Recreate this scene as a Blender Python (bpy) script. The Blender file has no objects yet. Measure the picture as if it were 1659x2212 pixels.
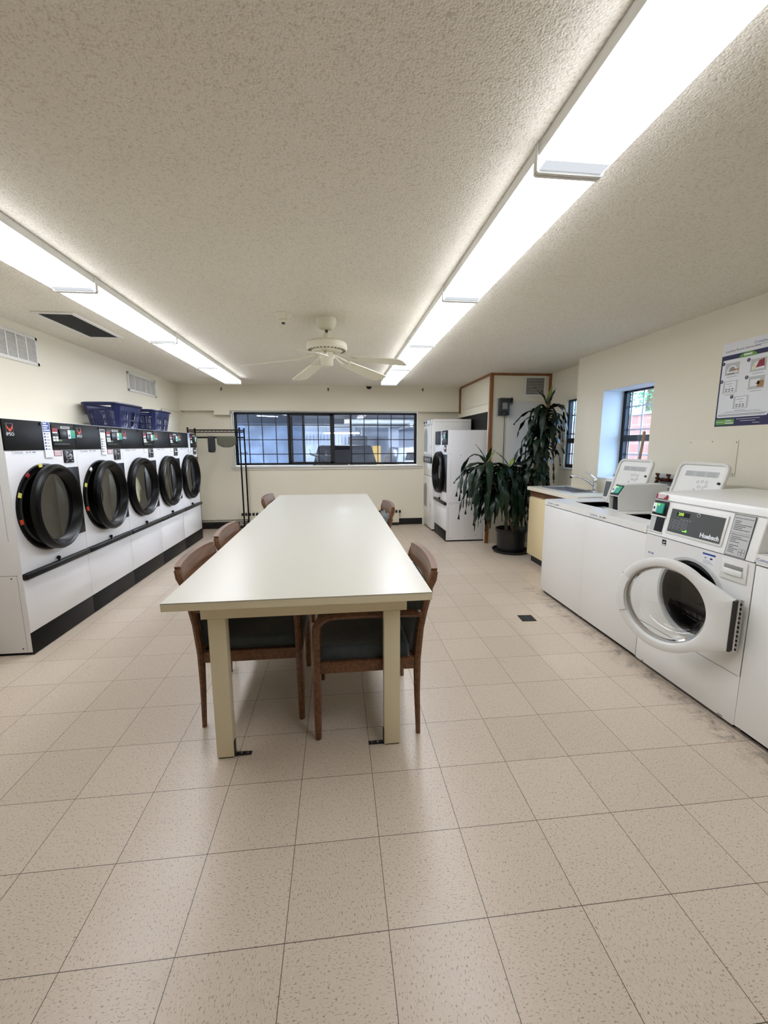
import bpy, bmesh, math, random
from mathutils import Vector, Matrix
random.seed(7)
SC = bpy.context.scene
COL = SC.collection
PI = math.pi
rad = math.radians

# ------------------------------------------------------------------ materials
def srgb(r, g, b):
    def c(v):
        v /= 255.0
        return v / 12.92 if v <= 0.04045 else ((v + 0.055) / 1.055) ** 2.4
    return (c(r), c(g), c(b), 1.0)

class NT:
    def __init__(s, name):
        s.m = bpy.data.materials.new(name); s.m.use_nodes = True
        s.t = s.m.node_tree; s.t.nodes.clear()
        s.out = s.n('ShaderNodeOutputMaterial')
    def n(s, typ, **kw):
        nd = s.t.nodes.new(typ)
        for k, v in kw.items(): setattr(nd, k, v)
        return nd
    def l(s, a, b): s.t.links.new(a, b)
    def math(s, op, a, b=None, c=None):
        nd = s.n('ShaderNodeMath', operation=op)
        for i, v in enumerate((a, b, c)):
            if v is None: continue
            if isinstance(v, (int, float)): nd.inputs[i].default_value = v
            else: s.l(v, nd.inputs[i])
        return nd.outputs[0]
    def mix(s, fac, a, b, blend='MIX'):
        nd = s.n('ShaderNodeMix', data_type='RGBA', blend_type=blend)
        for i, v in ((0, fac), (6, a), (7, b)):
            if isinstance(v, (int, float)): nd.inputs[i].default_value = v
            elif isinstance(v, tuple): nd.inputs[i].default_value = v
            else: s.l(v, nd.inputs[i])
        return nd.outputs[2]
    def ramp(s, fac, p0, p1, c0=(0, 0, 0, 1), c1=(1, 1, 1, 1)):
        nd = s.n('ShaderNodeValToRGB')
        e = nd.color_ramp.elements
        e[0].position, e[0].color, e[1].position, e[1].color = p0, c0, p1, c1
        s.l(fac, nd.inputs[0]); return nd.outputs[0]
    def noise(s, vec, scale, detail=2.0, rough=0.5):
        nd = s.n('ShaderNodeTexNoise'); nd.inputs['Scale'].default_value = scale
        nd.inputs['Detail'].default_value = detail; nd.inputs['Roughness'].default_value = rough
        if vec is not None: s.l(vec, nd.inputs['Vector'])
        return nd.outputs['Fac']
    def coord(s): return s.n('ShaderNodeTexCoord').outputs['Object']
    def bsdf(s, col, rough=0.5, metal=0.0, spec=0.5, coat=0.0):
        b = s.n('ShaderNodeBsdfPrincipled')
        for k, v in (('Base Color', col), ('Roughness', rough), ('Metallic', metal), ('Specular IOR Level', spec), ('Coat Weight', coat)):
            if isinstance(v, (int, float, tuple)): b.inputs[k].default_value = v
            else: s.l(v, b.inputs[k])
        s.l(b.outputs[0], s.out.inputs[0]); return b
    def bump(s, b, h, strength=0.3, dist=0.01):
        nd = s.n('ShaderNodeBump'); nd.inputs['Strength'].default_value = strength
        nd.inputs['Distance'].default_value = dist
        s.l(h, nd.inputs['Height']); s.l(nd.outputs[0], b.inputs['Normal'])

def plain(name, rgb, rough=0.5, metal=0.0, spec=0.5, var=0.05, scale=30.0, coat=0.0, bump=0.0):
    t = NT(name); c = srgb(*rgb)
    nz = t.noise(t.coord(), scale, 3.0)
    d = tuple(max(0.0, v * (1 - var)) for v in c[:3]) + (1,)
    u = tuple(min(1.0, v * (1 + var)) for v in c[:3]) + (1,)
    b = t.bsdf(t.mix(nz, d, u), rough, metal, spec, coat)
    if bump: t.bump(b, nz, bump, 0.002)
    return t.m

M = {}
M['white'] = plain('white_enamel', (226, 226, 223), 0.28, var=0.015)
M['white2'] = plain('white_plastic', (222, 222, 218), 0.35, var=0.015)
M['dryerwhite'] = plain('dryer_enamel', (226, 226, 228), 0.33, var=0.02)
M['black'] = plain('black_enamel', (17, 17, 17), 0.42, spec=0.15, var=0.1)
M['blackplastic'] = plain('black_plastic', (14, 14, 15), 0.35, spec=0.3, var=0.1)
M['rubber'] = plain('rubber', (7, 7, 7), 0.3, spec=0.2, var=0.1)
M['darkgrey'] = plain('dark_grey', (60, 62, 64), 0.45)
M['panelgrey'] = plain('panel_grey', (74, 77, 77), 0.4)
M['grey'] = plain('grey', (140, 140, 138), 0.5)
M['lightgrey'] = plain('light_grey', (185, 187, 186), 0.45)
M['chrome'] = plain('chrome', (225, 225, 228), 0.08, metal=1.0, var=0.02)
M['steel'] = plain('steel', (214, 216, 220), 0.33, metal=1.0, var=0.05)
M['darksteel'] = plain('dark_steel', (70, 70, 72), 0.4, metal=0.8)
M['drum'] = plain('drum_steel', (34, 35, 31), 0.55, spec=0.3)
M['laminate'] = plain('table_laminate', (203, 200, 188), 0.31, var=0.01, scale=4)
M['tablepaint'] = plain('table_paint', (224, 215, 187), 0.4, var=0.03, scale=8)
M['cream'] = plain('cream_door', (226, 208, 165), 0.45, var=0.02)
M['counter'] = plain('counter_laminate', (228, 222, 205), 0.3, var=0.02)
M['teal'] = plain('teal', (48, 158, 138), 0.5)
M['green'] = plain('green', (95, 150, 50), 0.5)
M['navy'] = plain('navy', (24, 24, 72), 0.5)
M['blue'] = plain('blue', (40, 70, 150), 0.5)
M['red'] = plain('red', (140, 25, 40), 0.5)
M['orange'] = plain('orange', (215, 70, 40), 0.5)
M['ochre'] = plain('ochre_paint', (238, 190, 84), 0.5)
M['washdrum'] = plain('washer_drum', (20, 20, 20), 0.3, spec=0.3)
M['yellow'] = plain('yellow', (225, 215, 110), 0.5)
M['paper'] = plain('paper', (228, 230, 234), 0.55, var=0.01)
M['ink'] = plain('ink', (25, 25, 30), 0.6)
M['greyink'] = plain('grey_ink', (125, 128, 132), 0.6)
M['skin'] = plain('print_brown', (165, 125, 85), 0.6)
M['basket'] = plain('basket_plastic', (10, 21, 68), 0.3, var=0.1)
M['fanwhite'] = plain('fan_white', (224, 220, 200), 0.35, var=0.02)
M['brass'] = plain('valve_brass', (95, 55, 35), 0.45, metal=0.6)
M['pot'] = plain('pot_black', (18, 18, 19), 0.4)
M['soil'] = plain('soil', (45, 35, 28), 0.9, var=0.4, scale=60, bump=0.5)
M['stem'] = plain('stem_bark', (128, 108, 80), 0.8, var=0.3, scale=40, bump=0.4)
M['towel'] = plain('towel_cloth', (92, 93, 78), 0.95, var=0.15, scale=120, bump=0.6)
M['darkcloth'] = plain('dark_cloth', (50, 50, 52), 0.95, var=0.15, scale=120, bump=0.5)
M['linen'] = plain('linen_cloth', (214, 218, 188), 0.9, var=0.12, scale=14, bump=0.3)
M['trimblack'] = plain('window_black', (16, 17, 22), 0.4)
M['ventwhite'] = plain('vent_white', (224, 222, 216), 0.45, var=0.02)
M['heater'] = plain('heater_enamel', (222, 214, 192), 0.4, var=0.02)
M['basevinyl'] = plain('base_vinyl', (24, 22, 21), 0.45)
M['fixture'] = plain('fixture_enamel', (226, 226, 222), 0.35, var=0.01)
M['lattice'] = plain('window_bar_paint', (215, 226, 245), 0.5)

def wall_mat(name, rgb):
    t = NT(name); co = t.coord()
    n1 = t.noise(co, 1.3, 3.0); n2 = t.noise(co, 90.0, 3.0)
    c = srgb(*rgb)
    d = tuple(v * 0.95 for v in c[:3]) + (1,)
    b = t.bsdf(t.mix(n1, d, c), 0.55, spec=0.3)
    t.bump(b, n2, 0.12, 0.004)
    return t.m
M['wall'] = wall_mat('wall_paint', (231, 225, 207))
M['wall2'] = wall_mat('closet_panel_paint', (229, 222, 202))
M['doorpaint'] = wall_mat('closet_door_paint', (216, 214, 206))
M['reveal'] = wall_mat('reveal_paint', (226, 226, 226))

def ceiling_mat():
    t = NT('popcorn_ceiling'); co = t.coord()
    n1 = t.noise(co, 110.0, 3.0, 0.6); n2 = t.noise(co, 0.9, 3.0)
    v = t.n('ShaderNodeTexVoronoi'); v.inputs['Scale'].default_value = 150.0; t.l(co, v.inputs['Vector'])
    h = t.math('ADD', t.math('MULTIPLY', v.outputs['Distance'], -0.9), n1)
    base = t.mix(n2, srgb(228, 223, 210), srgb(236, 231, 219))
    speck = t.ramp(n1, 0.33, 0.48)
    col = t.mix(speck, srgb(208, 201, 184), base)
    b = t.bsdf(col, 0.95, spec=0.1)
    t.bump(b, h, 0.42, 0.007)
    return t.m
M['ceiling'] = ceiling_mat()

def floor_mat():
    T = 0.3048
    t = NT('vinyl_floor_tile'); co = t.coord()
    sp = t.n('ShaderNodeSeparateXYZ'); t.l(co, sp.inputs[0])
    u = t.math('DIVIDE', sp.outputs[0], T); v = t.math('DIVIDE', sp.outputs[1], T)
    fu = t.math('FLOOR', u); fv = t.math('FLOOR', v)
    chk = t.math('MODULO', t.math('ABSOLUTE', t.math('ADD', fu, fv)), 2.0)
    # marbling grain turned 90 degrees on every other tile
    def st(a, b):
        cb = t.n('ShaderNodeCombineXYZ')
        t.l(t.math('MULTIPLY', sp.outputs[0], a), cb.inputs[0]); t.l(t.math('MULTIPLY', sp.outputs[1], b), cb.inputs[1])
        return cb.outputs[0]
    va, vb = st(1.0, 0.45), st(0.45, 1.0)
    mv = t.n('ShaderNodeMix', data_type='VECTOR'); t.l(chk, mv.inputs[0]); t.l(va, mv.inputs[4]); t.l(vb, mv.inputs[5])
    g = mv.outputs[1]
    n1 = t.noise(g, 230.0, 3.0, 0.6); n2 = t.noise(g, 120.0, 2.0, 0.5); n3 = t.noise(co, 1.1, 4.0)
    cell = t.n('ShaderNodeCombineXYZ'); t.l(fu, cell.inputs[0]); t.l(fv, cell.inputs[1])
    wn = t.n('ShaderNodeTexWhiteNoise'); t.l(cell.outputs[0], wn.inputs['Vector'])
    base = t.mix(wn.outputs['Value'], srgb(200, 185, 168), srgb(208, 194, 178))
    base = t.mix(t.math('MULTIPLY', n3, 0.5), base, srgb(190, 175, 155))
    dk = t.ramp(n1, 0.36, 0.42, (1, 1, 1, 1), (0, 0, 0, 1))
    lt = t.ramp(n2, 0.60, 0.70)
    c = t.mix(t.math('MULTIPLY', dk, 0.75), base, srgb(116, 99, 82))
    c = t.mix(t.math('MULTIPLY', lt, 0.25), c, srgb(222, 210, 192))
    # scuffs
    n4 = t.noise(co, 5.0, 6.0, 0.7)
    c = t.mix(t.math('MULTIPLY', t.ramp(n4, 0.62, 0.80), 0.28), c, srgb(120, 104, 90))
    # wheel and shoe dirt worn in beside the washers and round the drain
    dx = t.math('SUBTRACT', sp.outputs[0], 2.70); dm = t.math('SUBTRACT', 1.0, t.math('MULTIPLY', t.math('ABSOLUTE', dx), 8.0))
    iny = t.math('LESS_THAN', sp.outputs[1], 2.9)
    dirt = t.math('MULTIPLY', t.math('MULTIPLY', t.math('MAXIMUM', dm, 0.0), iny), t.ramp(t.noise(co, 13.0, 6.0, 0.75), 0.46, 0.66))
    c = t.mix(t.math('MULTIPLY', dirt, 0.75), c, srgb(60, 52, 46))
    # joints
    def joint(x, f):
        fr = t.math('SUBTRACT', x, f)
        e = t.math('MINIMUM', fr, t.math('SUBTRACT', 1.0, fr))
        return t.math('LESS_THAN', e, 0.0036)
    j = t.math('MAXIMUM', joint(u, fu), joint(v, fv))
    c = t.mix(t.math('MULTIPLY', j, 0.92), c, srgb(52, 43, 36))
    rough = t.math('ADD', 0.24, t.math('MULTIPLY', n4, 0.16))
    b = t.bsdf(c, rough, spec=0.45)
    t.bump(b, t.math('ADD', t.math('MULTIPLY', j, -1.0), t.math('MULTIPLY', t.noise(co, 7.0, 2.0), 0.35)), 0.12, 0.004)
    return t.m
M['floor'] = floor_mat()

def wood_mat(name, a, b_, rough=0.35, sx=3.0, sy=40.0, sz=40.0):
    t = NT(name); co = t.coord()
    mp = t.n('ShaderNodeMapping'); mp.inputs['Scale'].default_value = (sx, sy, sz); t.l(co, mp.inputs[0])
    n = t.noise(mp.outputs[0], 1.6, 5.0, 0.65)
    b = t.bsdf(t.mix(t.ramp(n, 0.35, 0.65), srgb(*a), srgb(*b_)), rough)
    t.bump(b, n, 0.08, 0.003)
    return t.m
M['chairwood'] = wood_mat('chair_walnut', (80, 50, 30), (120, 80, 50), 0.36)
M['trimwood'] = wood_mat('trim_oak', (120, 74, 40), (150, 98, 56), 0.4, 30, 30, 3)
M['brownwood'] = wood_mat('cabinet_rail_wood', (84, 56, 34), (112, 76, 46), 0.5)
M['pole'] = wood_mat('pole_wood', (150, 118, 92), (176, 142, 112), 0.6, 30, 30, 3)

def fabric_mat():
    t = NT('chair_velour'); co = t.coord()
    n = t.noise(co, 9.0, 4.0, 0.7); w = t.noise(co, 500.0, 2.0)
    b = t.bsdf(t.mix(n, srgb(44, 49, 53), srgb(84, 92, 97)), 0.95, spec=0.1)
    b.inputs['Sheen Weight'].default_value = 0.4
    t.bump(b, w, 0.4, 0.002)
    return t.m
M['fabric'] = fabric_mat()

def leaf_mat():
    t = NT('dracaena_leaf'); co = t.coord()
    n = t.noise(co, 14.0, 3.0)
    b = t.bsdf(t.mix(n, srgb(12, 27, 15), srgb(24, 48, 27)), 0.36, spec=0.35)
    return t.m
M['leaf'] = leaf_mat()
M['leafstripe'] = plain('dracaena_stripe', (128, 152, 60), 0.35, var=0.2, scale=20)

def glass_mat(name, tint=(1, 1, 1, 1), refl=0.9, haze=0.0, hazecol=(0.5, 0.55, 0.65, 1)):
    t = NT(name)
    tr = t.n('ShaderNodeBsdfTransparent'); tr.inputs[0].default_value = tint
    gl = t.n('ShaderNodeBsdfGlossy'); gl.inputs['Roughness'].default_value = 0.02
    gl.inputs[0].default_value = (1, 1, 1, 1)
    fr = t.n('ShaderNodeFresnel'); ge = t.n('ShaderNodeNewGeometry')
    t.l(t.math('SUBTRACT', 1.5, t.math('MULTIPLY', ge.outputs['Backfacing'], 1.5-1/1.5)), fr.inputs[0])
    f = t.math('MINIMUM', t.math('MULTIPLY', fr.outputs[0], refl), 0.95)
    mx = t.n('ShaderNodeMixShader'); t.l(f, mx.inputs[0]); t.l(tr.outputs[0], mx.inputs[1]); t.l(gl.outputs[0], mx.inputs[2])
    last = mx.outputs[0]
    if haze:
        df = t.n('ShaderNodeBsdfDiffuse'); df.inputs[0].default_value = hazecol
        m2 = t.n('ShaderNodeMixShader')
        n = t.noise(t.coord(), 2.5, 3.0)
        t.l(t.math('MULTIPLY', t.ramp(n, 0.1, 0.8), haze), m2.inputs[0])
        t.l(last, m2.inputs[1]); t.l(df.outputs[0], m2.inputs[2]); last = m2.outputs[0]
    t.l(last, t.out.inputs[0])
    return t.m
M['glass'] = glass_mat('clear_glass')
M['dryerglass'] = glass_mat('dryer_glass', (0.85, 0.86, 0.80, 1), 1.1)
M['hazyglass'] = glass_mat('hazy_glass', (0.62, 0.70, 0.80, 1), 1.0, 0.45, (0.15, 0.18, 0.22, 1))  # tinted pane with a patchy grey-blue diffuse film
M['garageglass'] = glass_mat('garage_glass', (0.92, 0.96, 1.0, 1), 0.8, 0.22, (0.36, 0.42, 0.55, 1))  # diffuse film stands in for reflections veiling these panes
M['doorglass'] = glass_mat('door_glass', (0.96, 0.97, 0.97, 1), 1.3)

def emit(name, col, strength):
    t = NT(name); e = t.n('ShaderNodeEmission')
    e.inputs[0].default_value = col; e.inputs[1].default_value = strength
    t.l(e.outputs[0], t.out.inputs[0]); return t.m
LAMP = 15.6
M['lens'] = emit('lamp_lens', (0.97, 1.0, 1.07, 1), LAMP)
M['tube'] = emit('garage_tube', (0.80, 0.88, 1.0, 1), 60.0)
M['tube2'] = emit('garage_tube_front', (0.84, 0.90, 1.0, 1), 4800.0)  # for the out-of-view strips added to brighten the garage
M['lens_end_fade'] = emit('lamp_lens_end_fade', (0.93, 0.98, 1.04, 1), 0.80)  # far end of the lens dimmed: the lamp's fade put into the emission
M['lens_edge'] = emit('lamp_lens_edge', (0.97, 1.0, 1.07, 1), 7.0)
M['led'] = emit('green_led', (0.25, 1.0, 0.1, 1), 1.5)
M['ledtext'] = emit('display_digits', (0.55, 0.95, 0.15, 1), 1.6)

# ------------------------------------------------------------------ mesh builder
class B:
    """Collects shapes into one mesh; .m(material) sets the material of what follows."""
    def __init__(s, mat=None):
        s.bm = bmesh.new(); s.mats = []; s.ix = 0; s.X = None
        s.lay = s.bm.faces.layers.int.new('done')
        if mat is not None: s.m(mat)
    def m(s, mat):
        mat = M[mat] if isinstance(mat, str) else mat
        if mat not in s.mats: s.mats.append(mat)
        s.ix = s.mats.index(mat); return s
    def at(s, mtx): s.X = mtx; return s
    def _fin(s, vs=None):
        if s.X is not None and vs:
            bmesh.ops.transform(s.bm, matrix=s.X, verts=vs)
        for f in s.bm.faces:
            if f[s.lay] == 0: f[s.lay] = 1; f.material_index = s.ix
        return s
    def _newverts(s, n0):
        s.bm.verts.ensure_lookup_table(); return s.bm.verts[n0:]
    def _run(s, fn):
        old = set(s.bm.verts); fn()
        return s._fin([v for v in s.bm.verts if v not in old])
    def box(s, x0, x1, y0, y1, z0, z1, bev=0.0, seg=2, rot=None):
        def f():
            r = bmesh.ops.create_cube(s.bm, size=1.0); vs = r['verts']
            mt = Matrix.Translation(((x0+x1)/2, (y0+y1)/2, (z0+z1)/2))
            if rot is not None: mt = mt @ rot
            mt = mt @ Matrix.Diagonal((abs(x1-x0), abs(y1-y0), abs(z1-z0), 1))
            bmesh.ops.transform(s.bm, matrix=mt, verts=vs)
            if bev:
                es = list({e for v in vs for e in v.link_edges})
                bmesh.ops.bevel(s.bm, geom=es, offset=bev, segments=seg, affect='EDGES', profile=0.5)
        return s._run(f)
    def cyl(s, p0, p1, r0, r1=None, n=16, caps=True):
        r1 = r0 if r1 is None else r1
        p0, p1 = Vector(p0), Vector(p1); d = p1 - p0
        def f():
            q = d.to_track_quat('Z', 'Y').to_matrix().to_4x4()
            bmesh.ops.create_cone(s.bm, cap_ends=caps, segments=n, radius1=r0, radius2=max(r1, 1e-5), depth=d.length,
                                  matrix=Matrix.Translation((p0+p1)/2) @ q)
        return s._run(f)
    def sphere(s, c, r, sc=(1, 1, 1), n=16):
        def f():
            bmesh.ops.create_uvsphere(s.bm, u_segments=n, v_segments=max(6, n//2), radius=r,
                                      matrix=Matrix.Translation(c) @ Matrix.Diagonal((*sc, 1)))
        return s._run(f)
    def tube(s, pts, r, n=8, closed=False, caps=True, flat=1.0, up=None):
        pts = [Vector(p) for p in pts]; k = len(pts)
        rs = r if isinstance(r, (list, tuple)) else [r]*k
        def f():
            rings = []; prev = None
            for i, p in enumerate(pts):
                if closed: t = (pts[(i+1) % k] - pts[i-1])
                else: t = pts[min(i+1, k-1)] - pts[max(i-1, 0)]
                t.normalize()
                if prev is None:
                    a = Vector(up) if up is not None else (Vector((0, 0, 1)) if abs(t.z) < 0.9 else Vector((1, 0, 0)))
                    u = t.cross(a).normalized()
                else:
                    u = (prev - t * prev.dot(t)).normalized()
                w = t.cross(u); prev = u
                rings.append([s.bm.verts.new(p + (u*math.cos(2*PI*j/n)*flat + w*math.sin(2*PI*j/n))*rs[i]) for j in range(n)])
            for i in range(k if closed else k-1):
                a, b = rings[i], rings[(i+1) % k]
                for j in range(n): s.bm.faces.new((a[j], a[(j+1) % n], b[(j+1) % n], b[j]))
            if caps and not closed:
                s.bm.faces.new(rings[0][::-1]); s.bm.faces.new(rings[-1])
        return s._run(f)
    def lathe(s, prof, c=(0, 0, 0), axis='Z', n=40, a0=0.0, a1=2*PI, close=False):
        c = Vector(c); full = abs(a1-a0-2*PI) < 1e-6
        def P(r, h, a):
            x, y = r*math.cos(a), r*math.sin(a)
            return c + {'Z': Vector((x, y, h)), 'Y': Vector((x, h, y)), 'X': Vector((h, x, y))}[axis]
        def f():
            cols = n if full else n+1
            g = [[s.bm.verts.new(P(max(r, 1e-5), h, a0+(a1-a0)*j/n)) for j in range(cols)] for r, h in prof]
            m = len(prof)
            for i in range(m if close else m-1):
                for j in range(n):
                    jj = (j+1) % cols; ii = (i+1) % m
                    try: s.bm.faces.new((g[i][j], g[i][jj], g[ii][jj], g[ii][j]))
                    except ValueError: pass
        return s._run(f)
    def prism(s, poly, y0, y1, plane='XZ'):
        def P(u, v, h):
            return {'XZ': (u, h, v), 'XY': (u, v, h), 'YZ': (h, u, v)}[plane]
        def f():
            a = [s.bm.verts.new(P(u, v, y0)) for u, v in poly]; b = [s.bm.verts.new(P(u, v, y1)) for u, v in poly]
            s.bm.faces.new(a[::-1]); s.bm.faces.new(b)
            k = len(poly)
            for i in range(k): s.bm.faces.new((a[i], a[(i+1) % k], b[(i+1) % k], b[i]))
        return s._run(f)
    def poly(s, pts):
        def f(): s.bm.faces.new([s.bm.verts.new(p) for p in pts])
        return s._run(f)
    def plate(s, x0, x1, z0, z1, y0, y1, hx, hz, R, n=48, Rz=None):
        """Plate in XZ between y0 and y1 with a round hole."""
        Rz = Rz or R
        angs = [2*PI*i/n for i in range(n)] + [math.atan2(zz-hz, xx-hx) % (2*PI) for xx in (x0, x1) for zz in (z0, z1)]
        angs = sorted(set(round(a, 6) for a in angs)); k = len(angs)
        def f():
            ring = []
            for y in (y0, y1):
                inn, outr = [], []
                for a in angs:
                    ca, sa = math.cos(a), math.sin(a)
                    inn.append(s.bm.verts.new((hx+R*ca, y, hz+Rz*sa)))
                    tx = ((x1-hx)/ca if ca > 1e-9 else (x0-hx)/ca if ca < -1e-9 else 1e9)
                    tz = ((z1-hz)/sa if sa > 1e-9 else (z0-hz)/sa if sa < -1e-9 else 1e9)
                    t = min(tx, tz); outr.append(s.bm.verts.new((hx+t*ca, y, hz+t*sa)))
                ring.append((inn, outr))
            (i0, o0), (i1, o1) = ring
            for j in range(k):
                q = (j+1) % k
                s.bm.faces.new((i0[j], o0[j], o0[q], i0[q])); s.bm.faces.new((i1[j], i1[q], o1[q], o1[j]))
                s.bm.faces.new((i0[j], i0[q], i1[q], i1[j])); s.bm.faces.new((o0[j], o1[j], o1[q], o0[q]))
        return s._run(f)
    def text(s, txt, size, mtx, depth=0.0006, align='CENTER', sx=1.0, bold=0.0):
        cu = bpy.data.curves.new('t', 'FONT'); cu.body = txt; cu.size = size; cu.extrude = depth
        cu.align_x = align; cu.align_y = 'CENTER'; cu.resolution_u = 2; cu.offset = bold
        o = bpy.data.objects.new('t', cu); COL.objects.link(o)
        bpy.context.view_layer.update()
        me = bpy.data.meshes.new_from_object(o.evaluated_get(bpy.context.evaluated_depsgraph_get()))
        me.transform(mtx @ Matrix.Diagonal((sx, 1, 1, 1)))
        def f(): s.bm.from_mesh(me)
        s._run(f)
        bpy.data.objects.remove(o); bpy.data.curves.remove(cu); bpy.data.meshes.remove(me)
        return s
    def leaf(s, base, az, e0, length, width, droop, ripple=0.0, n=9, cup=0.35, ok=None):
        p = Vector(base); e = e0; st = length/n; pts = []
        for i in range(n+1):
            t = i/n
            d = Vector((math.cos(az)*math.cos(e), math.sin(az)*math.cos(e), math.sin(e)))
            pts.append((p.copy(), d.copy())); p += d*st
            e = max(-rad(88), e - droop/n*(1.6 if t < 0.5 else 0.6))
            az += random.uniform(-0.06, 0.06)
        if ok and not all(ok(q) for q, _ in pts): return False
        side0 = Vector((-math.sin(az), math.cos(az), 0))
        def f():
            rows = []
            for i, (q, d) in enumerate(pts):
                t = i/n
                w = width*0.5*min(1.0, (0.35+2.2*t))*max(0.02, (1-t**2.6))
                nrm = side0.cross(d).normalized()
                k = ripple*math.sin(t*15+az*3)
                rows.append((s.bm.verts.new(q+side0*w+nrm*(w*cup+k)), s.bm.verts.new(q), s.bm.verts.new(q-side0*w+nrm*(w*cup-k))))
            for a, b in zip(rows, rows[1:]):
                s.bm.faces.new((a[0], a[1], b[1], b[0])); s.bm.faces.new((a[1], a[2], b[2], b[1]))
        s._run(f); return True
    def out(s, name, parent=None, loc=None, sharp=35.0, smooth=True, recalc=True):
        if recalc: bmesh.ops.recalc_face_normals(s.bm, faces=s.bm.faces[:])
        me = bpy.data.meshes.new(name); s.bm.to_mesh(me); s.bm.free()
        for mt in s.mats: me.materials.append(mt)
        if smooth:
            me.polygons.foreach_set('use_smooth', [True]*len(me.polygons))
            me.set_sharp_from_angle(angle=rad(sharp))
        a = me.attributes.get('done')
        if a: me.attributes.remove(a)
        o = bpy.data.objects.new(name, me); COL.objects.link(o)
        if parent is not None: o.parent = parent
        if loc is not None: o.location = loc
        return o

def tag(o, label, cat, group=None, kind=None):
    o['label'] = label; o['category'] = cat
    if group: o['group'] = group
    if kind: o['kind'] = kind
    return o
def thing(name, label, cat, loc=(0, 0, 0), rz=0.0, group=None, kind=None):
    o = bpy.data.objects.new(name, None); COL.objects.link(o)
    o.empty_display_size = 0.1; o.location = loc; o.rotation_euler = (0, 0, rz)
    return tag(o, label, cat, group, kind)
def struct(b, name, label, cat):
    return tag(b.out(name), label, cat, kind='structure')
def copy_tree(o, parent=None):
    c = o.copy(); COL.objects.link(c)
    if parent is not None: c.parent = parent
    for ch in list(o.children): copy_tree(ch, c)
    return c
# text frame: local panel facing -y (x right, z up)
def tf(x, y, z, tilt=0.0):
    return Matrix.Translation((x, y, z)) @ Matrix.Rotation(rad(90)+tilt, 4, 'X')

# ------------------------------------------------------------------ camera
cam = bpy.data.cameras.new('camera'); co_ = bpy.data.objects.new('camera', cam); COL.objects.link(co_)
F_PX = 905.666
cam.sensor_fit = 'VERTICAL'; cam.sensor_height = 36.0; cam.sensor_width = 36.0*1659/2212
cam.lens = F_PX*36.0/2212; cam.clip_start = 0.05; cam.clip_end = 200
right = Vector((0.99403141, -0.10905308, -0.0029973))
fwd = Vector((0.10721329, 0.98160366, -0.15798598))
upv = Vector((0.02017102, 0.15672168, 0.98743681))
mw = Matrix((( right.x, upv.x, -fwd.x, 0.791302), (right.y, upv.y, -fwd.y, -1.02987975), (right.z, upv.z, -fwd.z, 1.42878469), (0, 0, 0, 1)))
co_.matrix_world = mw
SC.camera = co_

# ------------------------------------------------------------------ room shell
ZC = 2.405
XL, XR, XA = -1.742, 3.603, 3.80
YF, YB, YS = -3.2, 6.389, 6.254
struct(B('floor').box(XL-0.1, 4.0, YF-0.1, 6.56, -0.12, 0), 'floor', 'beige speckled vinyl tile floor of the laundry room', 'floor')
struct(B('ceiling').box(XL-0.1, 4.0, YF-0.1, 6.5, ZC, ZC+0.1), 'ceiling', 'textured off-white popcorn ceiling', 'ceiling')
struct(B('wall').box(XL-0.1, XL, YF, YB, 0, ZC), 'wall_left', 'cream wall above the long dryer row', 'wall')
struct(B('wall').box(XL-0.1, 4.0, YF-0.1, YF, 0, ZC), 'wall_front', 'cream wall at the open end of the room', 'wall')
# back wall with the long window opening, soffit over it
WX0, WX1, WZ0, WZ1 = -0.945, 2.203, 1.078, 1.990
b = B('wall')
b.box(XL-0.1, WX0, YB, YB+0.12, 0, ZC).box(WX1, 4.0, YB, YB+0.12, 0, ZC)
b.box(WX0, WX1, YB, YB+0.12, 0, WZ0).box(WX0, WX1, YB, YB+0.12, WZ1, ZC)
struct(b, 'wall_back', 'cream back wall around the long dark window', 'wall')
b = B('wall').box(XL, 2.928, YS, YB, 1.992, ZC)
b.box(-1.205, -0.964, YS, YB, 1.925, 1.9919)
struct(b, 'wall_back_soffit', 'cream boxed beam above the long dark window', 'beam')
# right wall with window reveal
b = B('wall')
b.box(XR, 3.90, YF, 2.545, 0, ZC).box(XR, 3.90, 3.277, 3.774, 0, ZC)
b.box(XR, 3.90, 2.545, 3.277, 0, 1.06).box(XR, 3.90, 2.545, 3.277, 1.985, ZC)
struct(b, 'wall_right', 'cream wall behind the washers', 'wall')
b = B('reveal').box(3.606, 3.84, 3.2745, 3.2769, 1.062, 1.984).box(3.606, 3.84, 2.5451, 2.5475, 1.062, 1.984)
b.box(3.606, 3.84, 2.5476, 3.2744, 1.9826, 1.9849).box(3.595, 3.84, 2.5476, 3.2744, 1.0601, 1.078, 0.004)
struct(b, 'trim_1', 'white deep window reveal and sill behind the washers', 'trim')
b = B('wall')
b.box(XA, 3.90, 3.774, 4.03, 0, ZC).box(XA, 3.90, 4.335, 4.787, 0, ZC)
b.box(XA, 3.90, 4.03, 4.335, 0, 1.125).box(XA, 3.90, 4.03, 4.335, 2.0, ZC)
struct(b, 'wall_alcove', 'cream recessed wall beside the tall plant', 'wall')
b = B('reveal').box(3.775, 3.845, 4.0, 4.345, 1.105, 1.1249, 0.004)
struct(b, 'trim_2', 'white sill of the small window behind the tall plant', 'trim')
struct(B('wall').box(3.785, 3.7999, 3.95, 4.6, 0.0, 1.03), 'trim_3', 'low panel under the small window behind the plant', 'trim')
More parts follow.
